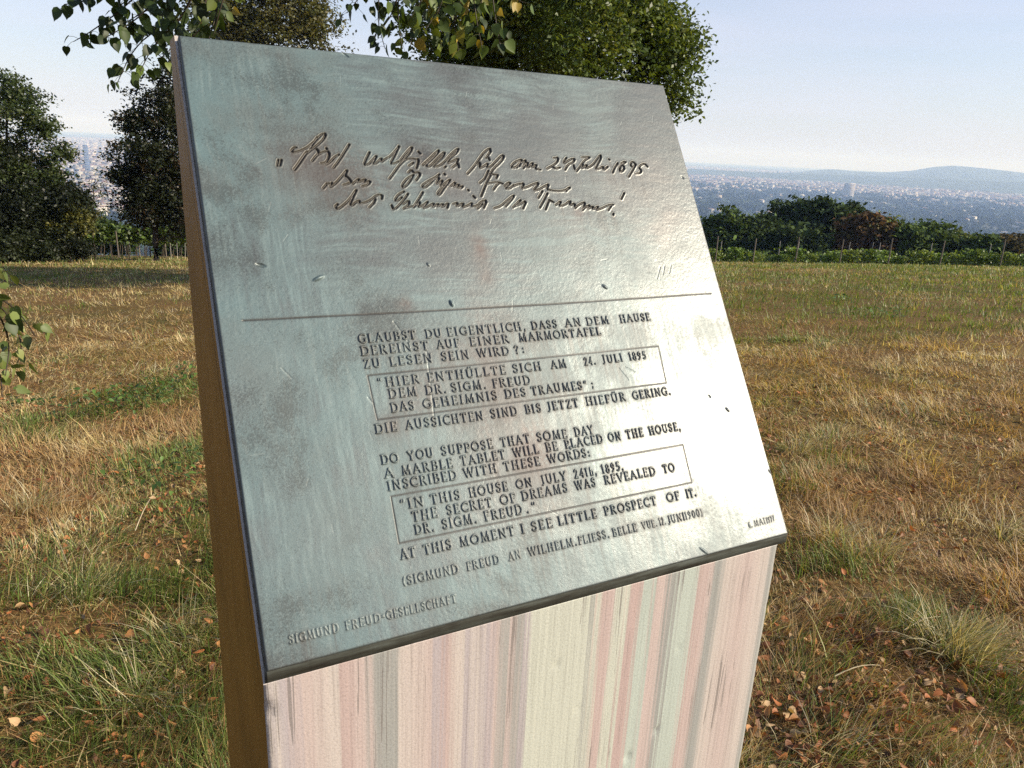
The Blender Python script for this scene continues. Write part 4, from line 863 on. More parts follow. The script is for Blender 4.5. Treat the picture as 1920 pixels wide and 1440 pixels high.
def house_mesh(name, wd, dp, ht, roofh, wall, roof, flat=False):
    a, b_ = wd/2, dp/2; ac = Acc()
    ac.add([(-a, -b_, -3), (a, -b_, -3), (a, b_, -3), (-a, b_, -3), (-a, -b_, ht), (a, -b_, ht), (a, b_, ht), (-a, b_, ht)], [(0, 1, 5, 4), (1, 2, 6, 5), (2, 3, 7, 6), (3, 0, 4, 7)], wall)
    o_ = .4
    if flat: ac.add([(-a, -b_, ht), (a, -b_, ht), (a, b_, ht), (-a, b_, ht)], [(0, 1, 2, 3)], roof)
    else: ac.add([(-a-o_, -b_-o_, ht), (a+o_, -b_-o_, ht), (a+o_, b_+o_, ht), (-a-o_, b_+o_, ht), (-a*.55, 0, ht+roofh), (a*.55, 0, ht+roofh)], [(0, 1, 5, 4), (2, 3, 4, 5)], roof); ac.add([(-a-o_, b_+o_, ht), (-a-o_, -b_-o_, ht), (-a*.55, 0, ht+roofh), (a+o_, -b_-o_, ht), (a+o_, b_+o_, ht), (a*.55, 0, ht+roofh)], [(0, 1, 2), (3, 4, 5)], roof)
    # window bands as slightly proud dark panes
    nfl = max(1, int(ht/3.4)); win = (.10, .11, .13)
    for s_, (hw, off) in enumerate(((a, -b_-.06), (a, b_+.06))):
        for fl in range(nfl):
            zc = 1.2+fl*3.3; nw = max(2, int(wd/3.2))
            for q in range(nw):
                xc = -a+(q+.5)*wd/nw; ac.add([(xc-.6, off, zc), (xc+.6, off, zc), (xc+.6, off, zc+1.5), (xc-.6, off, zc+1.5)], [(0, 1, 2, 3)], win)
    return ac.build(name, M_WALLS, link=False)
WL = [(.38, .36, .31), (.52, .50, .46), (.34, .29, .23), (.42, .39, .34), (.36, .34, .33), (.38, .31, .26)]; RF = [(.20, .11, .085), (.17, .115, .095), (.15, .145, .145), (.22, .125, .095)]
hm = [house_mesh('house', random.uniform(11, 19), random.uniform(9, 13), random.uniform(5.5, 9.5), random.uniform(2.5, 4), WL[i % 6], RF[i % 4]) for i in range(8)]
bm_ = [house_mesh('apartment_house', random.uniform(18, 32), random.uniform(11, 14), random.uniform(10, 15), 3.5, WL[(i+1) % 6], RF[(i*2+2) % 4], i % 2 == 0) for i in range(8)]
x, y, r, az = sample_plain(2600, 1250, 4200, power=1.9); ub = urban(x, y, az, r); o_ = np.argsort(r)
cnt = 0
for i in o_:
    if cnt >= 290: break
    big = rng.random() < ub[i]
    if rng.random() > .45+.5*ub[i]: continue
    me = bm_[rng.integers(8)] if big else hm[rng.integers(8)]
    leftside = az[i] < -10
    put(me, 'apartment_house' if big else 'house', (x[i], y[i], float(terrain(x[i], y[i]))), ('pale apartment block of the hazy city, left of the stele' if leftside else 'pale apartment block among the hazy suburb trees, right of the stele') if big else ('small pale house of the hazy city, left of the stele' if leftside else 'small pale house among the hazy suburb trees, right of the stele'),
        'building' if big else 'house', ('apartment blocks' if big else 'houses')+(' of the plain left of the stele' if leftside else ' of the plain right of the stele'), 0, rng.uniform(0, 3.14)); cnt += 1
rlast = r[o_[min(len(o_)-1, 700)]]
# the rest of the city as one mass
x, y, r, az = sample_plain(75000, 1900, 17000, power=1.15); ub = urban(x, y, az, r); k_ = rng.random(len(x)) < ub*(.35+.9*sstep(.35, .6, fbm(x/500, y/500, 95, 3)))+.02
x, y, r = x[k_], y[k_], r[k_]; n = len(x); z = terrain(x, y)
w2 = rng.uniform(6, 17, n)*(1+r/16000); d2 = rng.uniform(4.5, 7.5, n)*(1+r/16000); h2 = rng.uniform(8, 16, n)*np.where(rng.random(n) < .03, 1.7, 1.)*(.75+r/18000); an = rng.uniform(0, 3.14, n)
ca, sa = np.cos(an), np.sin(an); V = []
for sx, sy, sz in ((-1, -1, 0), (1, -1, 0), (1, 1, 0), (-1, 1, 0), (-1, -1, 1), (1, -1, 1), (1, 1, 1), (-1, 1, 1)):
    V.append(np.stack([x+sx*w2*ca-sy*d2*sa, y+sx*w2*sa+sy*d2*ca, z-3+sz*(h2+3)], -1))
V.append(np.stack([x-.7*w2*ca, y-.7*w2*sa, z+h2+rng.uniform(1, 5, n)], -1)); V.append(np.stack([x+.7*w2*ca, y+.7*w2*sa, V[-1][:, 2]], -1))
V = np.stack(V, 1); i0 = np.arange(n)*10
Fq = np.concatenate([np.stack([i0+a for a in f], 1) for f in ((0, 1, 5, 4), (1, 2, 6, 5), (2, 3, 7, 6), (3, 0, 4, 7))])
# walls and roofs get their own vertices so that each keeps its colour
rv = V[:, 4:10].reshape(-1, 3); j0 = n*10+np.arange(n)*6
Fq2 = np.concatenate([np.stack([j0+a for a in f], 1) for f in ((0, 1, 5, 4), (2, 3, 4, 5))]); Ft = np.concatenate([np.stack([j0+a for a in f], 1) for f in ((3, 0, 4), (1, 2, 5))])
wc = np.array(WL)[rng.integers(0, 6, n)]; rc = np.array(RF+[(.4, .38, .35), (.34, .3, .27)])[rng.integers(0, 6, n)]
tag(npmesh('city_buildings', np.concatenate([V.reshape(-1, 3), rv]), [np.concatenate([Fq, Fq2]), Ft], M_WALLS, np.concatenate([np.repeat(wc, 10, axis=0), np.repeat(rc, 6, axis=0)])), 'hazy sea of pale city buildings spread across the plain', 'city', kind='stuff')

def tower(name, label, px, base_py, top_py, wpx, dist, cat, wallc, group=None, taper=1.0, mast=0., aspect=1.):
    p = at(px, base_py, dist); t_ = at(px, top_py, dist); h_ = t_[2]-p[2]; wd = wpx*dist/F_PX
    g0 = float(terrain(p[0], p[1])); h_ = t_[2]-g0
    root = empty(name, (p[0], p[1], g0), math.atan2(p[0], p[1])*-1); tag(root, label, cat, group)
    ac = Acc(); a, b_ = wd/2, wd/2*aspect; nf = 12
    for k in range(2): pass
    q = [(-a, -b_), (a, -b_), (a, b_), (-a, b_)]; ac.add([(u*1., v, -4) for u, v in q]+[(u*taper, v*taper, h_) for u, v in q], [(0, 1, 5, 4), (1, 2, 6, 5), (2, 3, 7, 6), (3, 0, 4, 7), (4, 5, 6, 7)], wallc)
    ac.build('wall', M_WALLS, root)
    al = Acc()
    for f in range(1, nf):
        z0 = h_*f/nf; z1 = z0+h_/nf*.45; s0 = 1+(taper-1)*z0/h_; o = .3+wd*.004
        al.add([(-a*s0*.96, -b_*s0-o, z0), (a*s0*.96, -b_*s0-o, z0), (a*s0*.96, -b_*s0-o, z1), (-a*s0*.96, -b_*s0-o, z1)], [(0, 1, 2, 3)], (.16, .19, .24))
    al.build('window_band', M_WALLS, root)
    if mast:
        am = Acc(); am.add(*tube([(0, 0, h_), (0, 0, h_*(1+mast*.5)), (0, 0, h_*(1+mast))], [wd*.10, wd*.07, wd*.03], 6), (.4, .42, .45)); am.build('mast', M_WALLS, root)
tower('office_tower', 'slender blue grey tower with a mast, far off left of the stele', 163.5, 308, 272, 7.5, 4200, 'tower', (.07, .10, .19), taper=.9, mast=.22)
tower('hospital_block', 'large pale square block standing out of the city at right', 1591, 360, 343.5, 17, 5600, 'building', (.62, .56, .50), aspect=.5)
for i, (px, tp, wl) in enumerate(((1458, 319.5, 'leftmost of the three hazy high-rises near the horizon, beside the ridge'), (1482, 321, 'middle one of the three hazy high-rises near the horizon'), (1503.5, 322, 'rightmost of the three hazy high-rises near the horizon'))):
    tower('high_rise', wl, px, 330, tp, 4.2, 12000, 'tower', (.36, .36, .38), 'high-rises near the horizon')

# ------------------------------------------------------------------ linden tree: trunk out of frame at left, hanging sprays in view
def leaf_template(fold=.22, curl=.25, heart=True):
    if heart: out = [(-.06, .0), (-.09, .22), (.10, .40), (.38, .40), (.66, .24), (.86, .07)]
    else: out = [(.0, .0), (.08, .16), (.3, .27), (.55, .24), (.8, .11), (.93, .03)]
    mid = [(.0, 0), (.12, 0), (.3, 0), (.5, 0), (.72, 0), (1., 0)]
    def zc(x, y): return fold*abs(y)-curl*x*x*.5
    V = [(x, 0, zc(x, 0)) for x, _ in mid]+[(x, y, zc(x, y)) for x, y in out]+[(x, -y, zc(x, y)) for x, y in out]
    F = [(i, i+1, 6+i+1, 6+i) for i in range(5)]+[(i+1, i, 12+i, 12+i+1) for i in range(5)]
    return np.array(V), np.array(F)
def place_leaves(ac, P, X, Z, S, cols, tmpl):
    """P base points, X leaf axis, Z leaf normal hint"""
    tv, tf = tmpl; X = X/np.linalg.norm(X, axis=1, keepdims=True); Y = np.cross(Z, X); Y /= np.linalg.norm(Y, axis=1, keepdims=True)+1e-9; Zz = np.cross(X, Y)
    V = P[:, None]+S[:, None, None]*(tv[None, :, 0:1]*X[:, None]+tv[None, :, 1:2]*Y[:, None]+tv[None, :, 2:3]*Zz[:, None])
    n = len(P); F = (tf[None]+(np.arange(n)*len(tv))[:, None, None]).reshape(-1, 4)
    ac.add(V.reshape(-1, 3), F, np.repeat(cols, len(tv), axis=0))
TB = np.array([-4.6, 1.9, 0]); TB[2] = float(terrain(TB[0], TB[1]))
lin = empty('linden_tree', TB); tag(lin, 'linden tree at the left whose heart-leaved sprays hang into the picture', 'tree')
ac = Acc(); k = np.linspace(0, 1, 9)
ac.add(*tube(np.stack([.25*k**2, .1*np.sin(3*k), -.3+k*5.2], 1), .17*(1-.55*k)*(1+.5*np.exp(-12*k)), 12), (.075, .062, .05)); ac.build('trunk', M_BARK, lin, True)
def branch(pts, r0, name='limb'):
    P = [np.array(p, float) for p in pts]
    for _ in range(2): P = [P[0]]+[q for a, b_ in zip(P[:-1], P[1:]) for q in (a*.75+b_*.25, a*.25+b_*.75)]+[P[-1]]
    P = np.array(P)-TB; a_ = Acc(); a_.add(*tube(P, np.linspace(r0, r0*.25, len(P)), 7), (.07, .058, .045)); a_.build(name, M_BARK, lin, True)
hub1 = at(330, -330, 3.1); hub2 = at(830, -300, 3.2); hub3 = at(-260, 330, 2.5)
branch([TB+(.1, .05, 3.2), TB+(1.4, .7, 3.6), hub1+(-.4, 0, .2), hub1, hub2+(-.3, 0, .15), hub2+(.3, .1, 0)], .06)
branch([TB+(.08, .02, 2.6), TB+(1.0, .2, 2.5), hub3+(-.3, 0, .25), hub3], .035)
LC = [(.030, .052, .010), (.045, .075, .014), (.022, .038, .009), (.10, .15, .03)]  # leaf greens darkened, the crown's own shade put into their colour
LY = [(.13, .17, .03), (.20, .20, .035), (.34, .25, .04), (.09, .13, .025)]
rng = np.random.default_rng(21)
def spray(strands, dist, cols, wts, size, hub, every=.021):
    a_ = Acc(); tm = [leaf_template(.25, .3), leaf_template(.12, .6), leaf_template(.35, .1), leaf_template(.2, -.2)]
    for si, s in enumerate(strands):
        dd = dist+rng.uniform(-.22, .22); P = [hub+(s_o:=rng.normal(0, .03, 3))]+[at(s[i], s[i+1], dd+rng.uniform(-.05, .05)) for i in range(0, len(s), 2)]
        for _ in range(2): P = [P[0]]+[q for a, b_ in zip(P[:-1], P[1:]) for q in (a*.75+b_*.25, a*.25+b_*.75)]+[P[-1]]
        P = np.array(P); seg = np.linalg.norm(np.diff(P, axis=0), axis=1); L = np.concatenate([[0], np.cumsum(seg)])
        a_.add(*tube(P-TB, np.linspace(.0045, .0012, len(P)), 5), (.06, .045, .03))
        i0 = np.searchsorted(L, np.linalg.norm(P[0]-hub)+.02); l0 = L[-1]*.34
        ls = np.arange(l0, L[-1], every)+rng.uniform(-.006, .006, len(np.arange(l0, L[-1], every))); ls = np.clip(ls, 0, L[-1])
        b_ = np.stack([np.interp(ls, L, P[:, j]) for j in range(3)], 1); n = len(b_)
        a0 = rng.uniform(0, 6.28, n); out = np.stack([np.cos(a0), np.sin(a0), rng.uniform(-.9, .2, n)], 1)
        pet = b_+out*rng.uniform(.015, .05, n)[:, None]
        for q in range(n): a_.add(*tube([b_[q]-TB, (b_[q]*.5+pet[q]*.5)+(0, 0, .004)-TB, pet[q]-TB], [.0009, .0008, .0008], 3), (.10, .10, .03))
        X = out*.55+np.array([0, 0, -.85])+rng.normal(0, .28, (n, 3)); Z = rng.normal(0, .8, (n, 3))+np.array([.1, -.5, .45])
        cs = np.array(cols)[rng.choice(len(cols), n, p=np.array(wts)/sum(wts))]*rng.uniform(.75, 1.25, (n, 1)); S = size*rng.uniform(.65, 1.2, n)
        kk = rng.integers(0, 4, n)
        for q in range(4):
            m_ = kk == q
            if m_.any(): place_leaves(a_, pet[m_]-TB, X[m_], Z[m_], S[m_], cs[m_], tm[q])
    return a_.build('leafy_spray', M_LEAF, lin, True)
spray([[300, -60, 240, 10, 170, 60, 138, 78], [330, -40, 300, 50, 250, 90, 218, 160], [370, -40, 345, 30, 290, 80, 262, 135], [395, -60, 385, 20, 345, 70, 300, 110], [270, -60, 200, -15, 150, 5, 120, 8], [410, -70, 395, 10, 370, 50], [330, -60, 270, 30, 190, 75], [350, -80, 310, 0, 230, 45], [300, -90, 260, -20, 215, 20], [380, -50, 350, 20, 320, 60], [420, -60, 408, 20, 392, 72]], 3.3, LC, (4, 3, 4, .7), .043, hub1, .0135)
spray([[395, -30, 390, 40, 345, 85, 318, 120], [430, -40, 412, 20, 400, 66]], 3.2, LY, (2, 2, 1, 2), .046, hub1, .026)
spray([[700, -70, 675, -5, 650, 25], [720, -60, 705, 30, 722, 92], [760, -70, 740, 20, 712, 60], [750, -70, 745, 40, 755, 92]], 3.3, LC, (3, 3, 3, 1), .043, hub2, .0135)
spray([[790, -80, 780, 20, 770, 85], [820, -80, 825, 20, 812, 95], [850, -80, 850, 20, 860, 100], [880, -80, 890, 20, 905, 95], [915, -80, 925, 10, 940, 98], [900, -90, 935, -10, 985, 5], [840, -90, 835, 0, 795, 60], [870, -90, 865, 10, 835, 80], [930, -90, 905, 0, 880, 60], [800, -90, 800, -10, 765, 40]], 3.3, LY+LC, (3, 2, 1.6, 3, 2, 3, 1, 3), .046, hub2, .0135)
spray([[-60, 500, 0, 505, 14, 508], [-70, 530, 5, 560, 40, 590, 66, 630], [-60, 540, -5, 580, 20, 640, 10, 705], [-70, 560, -30, 640, 2, 700, 4, 745], [-60, 520, 5, 575, 45, 640, 30, 690]], 2.5, [(.15, .19, .05), (.09, .12, .03), (.22, .24, .08), (.05, .075, .018)], (3, 3, 2, 2), .037, hub3, .014)

# ------------------------------------------------------------------ meadow: grass, weeds, tufts, fallen leaves
rng = np.random.default_rng(31)
def blades(P, az, L, wd, lean, bend, segs=3):
    n = len(P); ss = np.linspace(0, 1, segs+1); pts = [P]; th = lean.copy(); cur = P.copy(); st_ = (L/segs)
    hx, hy = np.cos(az), np.sin(az)
    for i in range(segs):
        cur = cur+np.stack([hx*np.sin(th), hy*np.sin(th), np.cos(th)], 1)*st_[:, None]; pts.append(cur); th = np.clip(th+bend/segs, None, 1.75)
    pts = np.stack(pts, 1); sx = np.stack([-hy, hx, 0*hx], 1)
    tw = rng.uniform(-.6, .6, n); sx = sx*np.cos(tw)[:, None]+np.array([0, 0, 1.])*np.sin(tw)[:, None]
    wv = wd[:, None]*np.array([1., .9, .6, .08] if segs == 3 else [1., .75, .1] if segs == 2 else [1., .15])[None]*.5
    V = np.stack([pts-sx[:, None]*wv[..., None], pts+sx[:, None]*wv[..., None]], 2)   # n, segs+1, 2, 3
    b0 = (np.arange(n)*(segs+1)*2)[:, None]
    F = np.concatenate([b0+np.array([[2*i, 2*i+1, 2*i+3, 2*i+2]]) for i in range(segs)], 0)
    return V.reshape(-1, 3), F, (segs+1)*2
STRAW = np.array([(.55, .44, .20), (.62, .52, .28), (.45, .33, .14), (.70, .64, .43), (.31, .18, .08)])
GREEN = np.array([(.12, .18, .035), (.17, .22, .05), (.09, .14, .03), (.27, .27, .09)])
GP = [(280, 745, .55, 1.), (170, 770, .45, .8), (350, 735, .4, 1.), (330, 860, .35, .9), (290, 900, .35, .7), (370, 960, .3, .9), (230, 1010, .3, .5), (390, 1080, .22, .8), (60, 800, .5, .6), (300, 1120, .22, .4), (1570, 560, 1.0, .7), (1640, 590, 1.2, .8), (1430, 580, 1.4, .7), (1400, 625, .8, .5), (1690, 620, 1.0, .6), (1880, 585, 1.2, .4), (1560, 570, .8, .6), (1620, 1060, .22, .55), (1720, 1150, .22, .8), (1530, 1070, .2, .5), (1470, 900, .3, .3), (1700, 780, .4, .25), (1900, 1330, .18, .8), (1540, 1260, .15, .3)]
GPW = [(ground_hit(a, b_), r_, k_) for a, b_, r_, k_ in GP]
def greenness(x, y):
    r = np.hypot(x, y); azd = np.degrees(np.arctan2(x, y))
    g_ = .85*(fbm(x*.8+3, y*.8, 51, 4)-.48)+.9*(fbm(x*.17, y*.22+5, 52, 3)-.5)
    far = sstep(9, 24, r)*(.10+.22*sstep(5, 15, azd))+.05*sstep(4, 8, r)*sstep(5, 15, azd)+.5*(fbm(x*.35+30, y*.5, 152, 3)-.5)-sstep(3.5, 6, r)*(1-sstep(8, 18, r))*.08
    near_left = (1-sstep(2.6, 4.2, r))*(1-sstep(-28, -10, azd))*.30
    band_l = -sstep(4.5, 6, r)*(1-sstep(12, 26, r))*(1-sstep(-20, -5, azd))*.25
    g_ = .31+g_*1.3+far+near_left+band_l
    for p, r_, k_ in GPW:
        g_ = g_+k_*np.exp(-((x-p[0])**2+(y-p[1])**2)/(r_*r_))
    return g_
def scatter(n, r0, r1, power, a0=-47, a1=47):
    u = rng.random(n); r = (r0**(2-power)+u*(r1**(2-power)-r0**(2-power)))**(1/(2-power)); a = np.radians(rng.uniform(a0, a1, n))
    return r*np.sin(a), r*np.cos(a), r
def in_stele(x, y):
    a = (x-BL[0])*wx[0]+(y-BL[1])*wx[1]; b_ = (x-BL[0])*bk[0]+(y-BL[1])*bk[1]
    return (a > -.01)&(a < .62)&(b_ > -.01)&(b_ < .415)
VG = []; FG = []; CG = []; off = 0
def add_blades(x, y, L, wd, lean, bend, az, col, segs):
    global off
    P = np.stack([x, y, terrain(x, y)-.004], 1); V, F, kv = blades(P, az, L, wd, lean, bend, segs)
    VG.append(V); FG.append(F+off); off += len(V); CG.append(np.repeat(col, kv, axis=0))
def layer(n, r0, r1, power, Ls, Lg, wd, segs, dens=None):
    x, y, r = scatter(n, r0, r1, power); k_ = ~in_stele(x, y); x, y, r = x[k_], y[k_], r[k_]
    tuf = fbm(x*3.1, y*3.1, 54, 3); thin = fbm(x*1.3+9, y*1.3, 55, 3)
    k_ = rng.random(len(x)) < sstep(.26, .50, .55*tuf+.45*thin)*.70+.30; x, y, r, tuf = x[k_], y[k_], r[k_], tuf[k_]; n = len(x)
    g_ = greenness(x, y); isg = rng.random(n) < np.clip((g_-.10)*1.05, .03, .93)
    flow = 6.28*2*fbm(x*.9+20, y*.9, 56, 2)+rng.normal(0, 1.0, n)
    Lh = np.where(isg, Lg, Ls)*rng.lognormal(0, .38, n)*(.45+.95*sstep(.35, .68, tuf))
    lean = np.where(isg, np.abs(rng.normal(.42, .32, n)), np.abs(rng.normal(1.02, .36, n))); bend = np.where(isg, rng.normal(.7, .4, n), rng.normal(.55, .5, n))
    ss_ = STRAW[rng.choice(5, n, p=[.32, .24, .22, .10, .12])]; gg = GREEN[rng.choice(4, n, p=[.35, .25, .25, .15])]
    red = (sstep(.40, .62, fbm(x*1.4+4, y*1.4+40, 57, 3))*(1-.35*sstep(5, 14, np.hypot(x, y))))[:, None]
    ss_ = ss_*(1-red*np.array([.22, .36, .42]))
    c = np.where(isg[:, None], gg, ss_)*np.clip(1+rng.normal(0, .2, (n, 1)), .5, 1.6)
    add_blades(x, y, Lh, wd*np.hypot(x, y)*rng.uniform(.6, 1.3, n)*np.where(isg, 1.15, .85), lean, bend, flow, c, segs)
layer(150000, 1.15, 4.6, 1.2, .075, .065, .00105, 3)
layer(190000, 4.2, 11.3, 1.3, .072, .06, .00085, 2)
layer(210000, 11., 56., 1.25, .085, .08, .00085, 1)
def thatch(n, r0, r1, power, L, wd):
    x, y, r = scatter(n, r0, r1, power); k_ = ~in_stele(x, y); x, y, r = x[k_], y[k_], r[k_]; n = len(x)
    cs = np.array([(.50, .36, .15), (.36, .22, .09), (.60, .48, .25), (.24, .12, .05), (.40, .20, .075), (.20, .19, .06)])[rng.choice(6, n, p=[.17, .24, .11, .24, .18, .06])]
    c = cs*np.clip(1+rng.normal(0, .25, (n, 1)), .4, 1.7)
    add_blades(x, y, L*rng.lognormal(0, .45, n), wd*rng.uniform(.5, 1.4, n), np.clip(rng.normal(1.32, .22, n), .6, 1.55), rng.normal(.12, .25, n), rng.uniform(0, 6.28, n), c, 1)
thatch(130000, 1.15, 5., 1.25, .045, .0034)
thatch(130000, 4.5, 14., 1.3, .06, .0065)
tag(npmesh('grass', np.concatenate(VG), [f for f in FG], M_GRASS, np.concatenate(CG)), 'dry yellow and green meadow grass around the stele', 'grass', kind='stuff')

# single tufts one can point at
TF = [(1790, 1230, .27, 520, 'large pale arching grass tuft at the right, nearest the lower corner', .75), (1560, 1010, .22, 150, 'straw grass tuft close to the right corner of the plaque', .8), (1650, 1040, .24, 160, 'pale flattened grass tuft right of the one beside the plaque corner', .9), (1700, 1180, .24, 150, 'green bladed tuft leaning on the large pale one', .15), (1500, 850, .26, 140, 'small straw tuft level with the lower letters, right of the plaque', .85), (1880, 1010, .24, 130, 'straw tuft near the right picture edge, above the large pale one', .85), (1560, 1420, .18, 120, 'low tuft at the bottom edge right of the marble block', .5),
      (330, 1190, .22, 160, 'blonde arching tuft beside the brown flank of the stele', .8), (150, 1110, .24, 150, 'green and straw tuft in the lower left meadow', .5), (60, 960, .28, 150, 'blonde tuft under the hanging leaves at the left edge', .85), (370, 1010, .18, 110, 'dark green tuft touching the brown flank', .05), (250, 1330, .2, 150, 'low straw tuft near the lower left corner', .7), (470, 830, .2, 10, '', .5)]
for px, py, L_, n, lb, dry in TF:
    if not lb: continue
    p = ground_hit(px, py); q = rng.normal(0, .055, (n, 2)); x = q[:, 0]; y = q[:, 1]; isd = rng.random(n) < dry
    P = np.stack([x, y, terrain(x+p[0], y+p[1])-p[2]-.006], 1); az_ = np.arctan2(y, x)+rng.normal(0, .5, n)+0*x
    az_ = np.where(rng.random(n) < .55, rng.normal(-.3, .5, n), az_)
    V, F, kv = blades(P, az_, L_*rng.uniform(.45, 1.15, n), rng.uniform(.0018, .0036, n), np.abs(rng.normal(.55, .3, n)), rng.normal(1.1, .3, n), 3)
    c = np.where(isd[:, None], np.array([(.50, .43, .25), (.42, .33, .16), (.60, .54, .36)])[rng.integers(0, 3, n)], GREEN[rng.integers(0, 4, n)])*rng.uniform(.75, 1.2, (n, 1))
    o = npmesh('grass_tuft', V, F, M_GRASS, np.repeat(c, kv, axis=0)); o.location = p; tag(o, lb, 'grass tuft', 'larger grass tufts near the stele')
# broad-leaved green weeds left of the stele
for i, (px, py, n, lb) in enumerate([(300, 745, 130, 'densest broad-leaved green weed patch, against the brown flank'), (235, 762, 90, 'middle broad-leaved weed clump left of the stele'), (165, 778, 70, 'left broad-leaved weed clump, low in the straw'), (350, 715, 90, 'tallest weed clump right against the stele flank'), (40, 765, 60, 'dark weed clump under the hanging leaves at the left edge'), (340, 900, 70, 'low dark weeds half-way down the brown flank'), (1565, 566, 60, 'fresh green clump alone in the right meadow'), (1640, 592, 70, 'second fresh green clump in the right meadow, nearer the stele')]):
    p = ground_hit(px, py); sg = .17 if px < 1000 else .3; q = rng.normal(0, sg, (n, 2)); a_ = Acc(); hh = rng.uniform(.02, .17, n)*(1.2 if i == 3 else 1)
    P = np.stack([q[:, 0], q[:, 1], terrain(q[:, 0]+p[0], q[:, 1]+p[1])-p[2]+hh], 1)
    X = rng.normal(0, 1, (n, 3))*np.array([1, 1, .35]); Z = rng.normal(0, .35, (n, 3))+np.array([.0, 0, 1.])
    cs = np.array([(.07, .13, .025), (.10, .17, .035), (.05, .095, .02)])[rng.integers(0, 3, n)]*rng.uniform(.7, 1.3, (n, 1))
    place_leaves(a_, P, X, Z, rng.uniform(.025, .06, n)*(1 if px < 1000 else 1.6), cs, leaf_template(.2, .5, False))
    for j in range(0, n, 3): a_.add(*tube([P[j]*(1, 1, 0)+(0, 0, P[j][2]-hh[j]-.01), P[j]], [.0016, .001], 3), (.09, .12, .03))
    o = a_.build('weed_clump', M_LEAF, None, True); o.location = p; tag(o, lb, 'weed', 'green weed clumps in the meadow')
# leaf litter
def litter(P, size, cols, tmpls):
    n = len(P); a_ = Acc(); az_ = rng.uniform(0, 6.28, n); X = np.stack([np.cos(az_), np.sin(az_), rng.normal(0, .35, n)], 1); Z = rng.normal(0, .42, (n, 3))+np.array([0, 0, 1.]); Z *= np.where(rng.random(n) < .3, -1, 1)[:, None]
    kk = rng.integers(0, len(tmpls), n)
    for q in range(len(tmpls)):
        m_ = kk == q
        if m_.any(): place_leaves(a_, P[m_], X[m_], Z[m_], size[m_], cols[m_], tmpls[q])
    return a_
LT = [leaf_template(.9, .9, False), leaf_template(-.7, 1.1, False), leaf_template(.5, -1.0, True), leaf_template(1.2, .3, True)]
LCOL = np.array([(.30, .12, .045), (.20, .08, .035), (.38, .18, .065), (.13, .06, .032), (.44, .29, .15), (.34, .12, .04)])
x, y, r = scatter(9000, 1.2, 8., 1.35); k_ = (~in_stele(x, y))&(rng.random(len(x)) < sstep(.44, .60, fbm(x*1.7+2, y*1.7, 58, 3))*np.where(x > 0, 1., .6)+.12*(r < 2.6)); x, y = x[k_], y[k_]
for px, py, sg, nn in ((1600, 1250, .22, 260), (1540, 1390, .16, 150), (1700, 1400, .2, 150), (1490, 1330, .1, 70), (140, 1290, .22, 120), (330, 960, .14, 70), (120, 900, .25, 80), (360, 1330, .12, 60), (1480, 1120, .12, 50), (250, 880, .2, 60)):
    p = ground_hit(px, py); nn = int(nn*.95); sg = sg*1.25; x = np.concatenate([x, rng.normal(p[0], sg, nn)]); y = np.concatenate([y, rng.normal(p[1], sg, nn)])
k_ = ~in_stele(x, y); x, y = x[k_], y[k_]
P = np.stack([x, y, terrain(x, y)+rng.uniform(.004, .035, len(x))], 1)
a_ = litter(P, rng.uniform(.016, .042, len(x)), LCOL[rng.integers(0, 6, len(x))]*rng.uniform(.7, 1.25, (len(x), 1)), LT)
tag(a_.build('leaf_litter', M_DEAD, None, True), 'brown fallen leaves strewn through the grass', 'leaf litter', kind='stuff')
FL_ = [(1475, 1325), (1490, 1332), (1640, 1185), (1750, 1215), (1620, 1240), (1700, 1330), (1630, 1298), (1500, 1310), (1840, 1130), (1660, 1345), (1560, 1380), (1790, 1380), (1880, 1400), (1590, 1200), (1510, 1130), (1480, 1200), (390, 1255), (385, 1230), (175, 1180), (155, 1360), (60, 1400), (270, 1270), (330, 1060), (200, 905), (120, 1020), (90, 1300), (240, 1200), (320, 1350), (30, 1150), (210, 860)]
lm_ = []
for i in range(6):
    a_ = litter(np.zeros((1, 3)), np.array([.046]), LCOL[i:i+1]*1.15, [LT[i % 4]]); lm_.append(a_.build('fallen_leaf', M_DEAD, smooth=True, link=False))
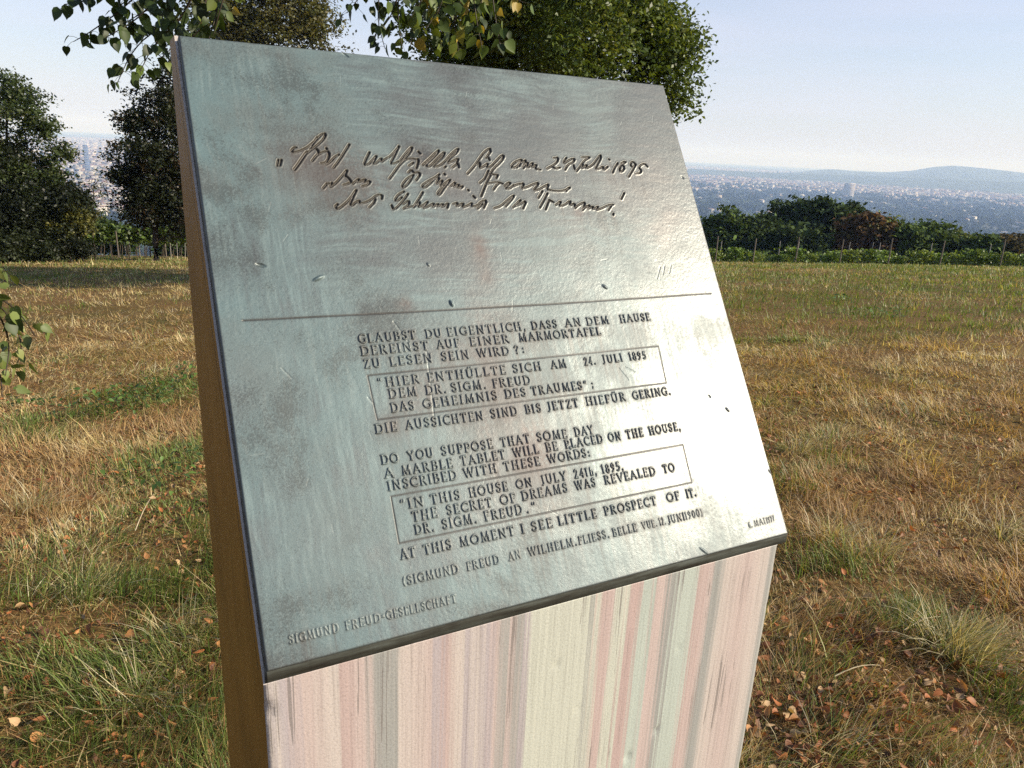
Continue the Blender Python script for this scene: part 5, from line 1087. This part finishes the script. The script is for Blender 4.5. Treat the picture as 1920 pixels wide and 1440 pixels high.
for i, (px, py) in enumerate(FL_):
    p = ground_hit(px, py); put(lm_[i % 6], 'fallen_leaf', (p[0], p[1], p[2]+.03), 'curled brown fallen leaf lying on the grass '+('right of the marble block' if px > 900 else 'left of the stele'), 'leaf', 'fallen leaves '+('right of the marble block' if px > 900 else 'left of the stele'), rng.uniform(-.4, .4), rng.uniform(0, 6.28), rng.uniform(.8, 1.25))
for (px, py, px2, py2, lb) in ((1560, 1288, 1645, 1268, 'thin pale dry stalk lying in the leaves at the lower right'), (1690, 1200, 1760, 1175, 'short broken stalk lying beside the large pale tuft'), (90, 985, 130, 1075, 'thin dry stalk standing slanted in the lower left grass'), (255, 1010, 290, 940, 'pale bent stalk beside the weeds at left')):
    p = ground_hit(px, py); q = ground_hit(px2, py2); k = np.linspace(0, 1, 6)[:, None]; P = p*(1-k)+q*k; P[:, 2] += .045+.02*np.sin(k[:, 0]*3); a_ = Acc(); a_.add(*tube(P-p, np.linspace(.0028, .0012, 6), 5), (.46, .38, .24))
    o = a_.build('dry_stalk', M_WOOD, None, True); o.location = p; tag(o, lb, 'stalk', 'dry stalks in the grass')

# ------------------------------------------------------------------ haze over the plain
hz_ = npmesh('haze', [(sx*33500, sy, sz) for sz in (-232, 330) for sx, sy in ((-1, -33500), (1, -33500), (1, 33500), (-1, 33500))], np.array([(0, 3, 2, 1), (4, 5, 6, 7), (0, 1, 5, 4), (1, 2, 6, 5), (2, 3, 7, 6), (3, 0, 4, 7)]))
m = bpy.data.materials.new('haze_air'); m.use_nodes = True; t = m.node_tree; t.nodes.remove(t.nodes['Principled BSDF'])
pv = N(t, 'ShaderNodeVolumePrincipled'); pv.inputs['Color'].default_value = (.43, .61, 1.0, 1); pv.inputs['Density'].default_value = 1.15e-4; pv.inputs['Absorption Color'].default_value = (1, 1, 1, 1); pv.inputs['Anisotropy'].default_value = .0
t.links.new(pv.outputs[0], t.nodes['Material Output'].inputs['Volume']); hz_.data.materials.append(m); tag(hz_, kind='stuff')
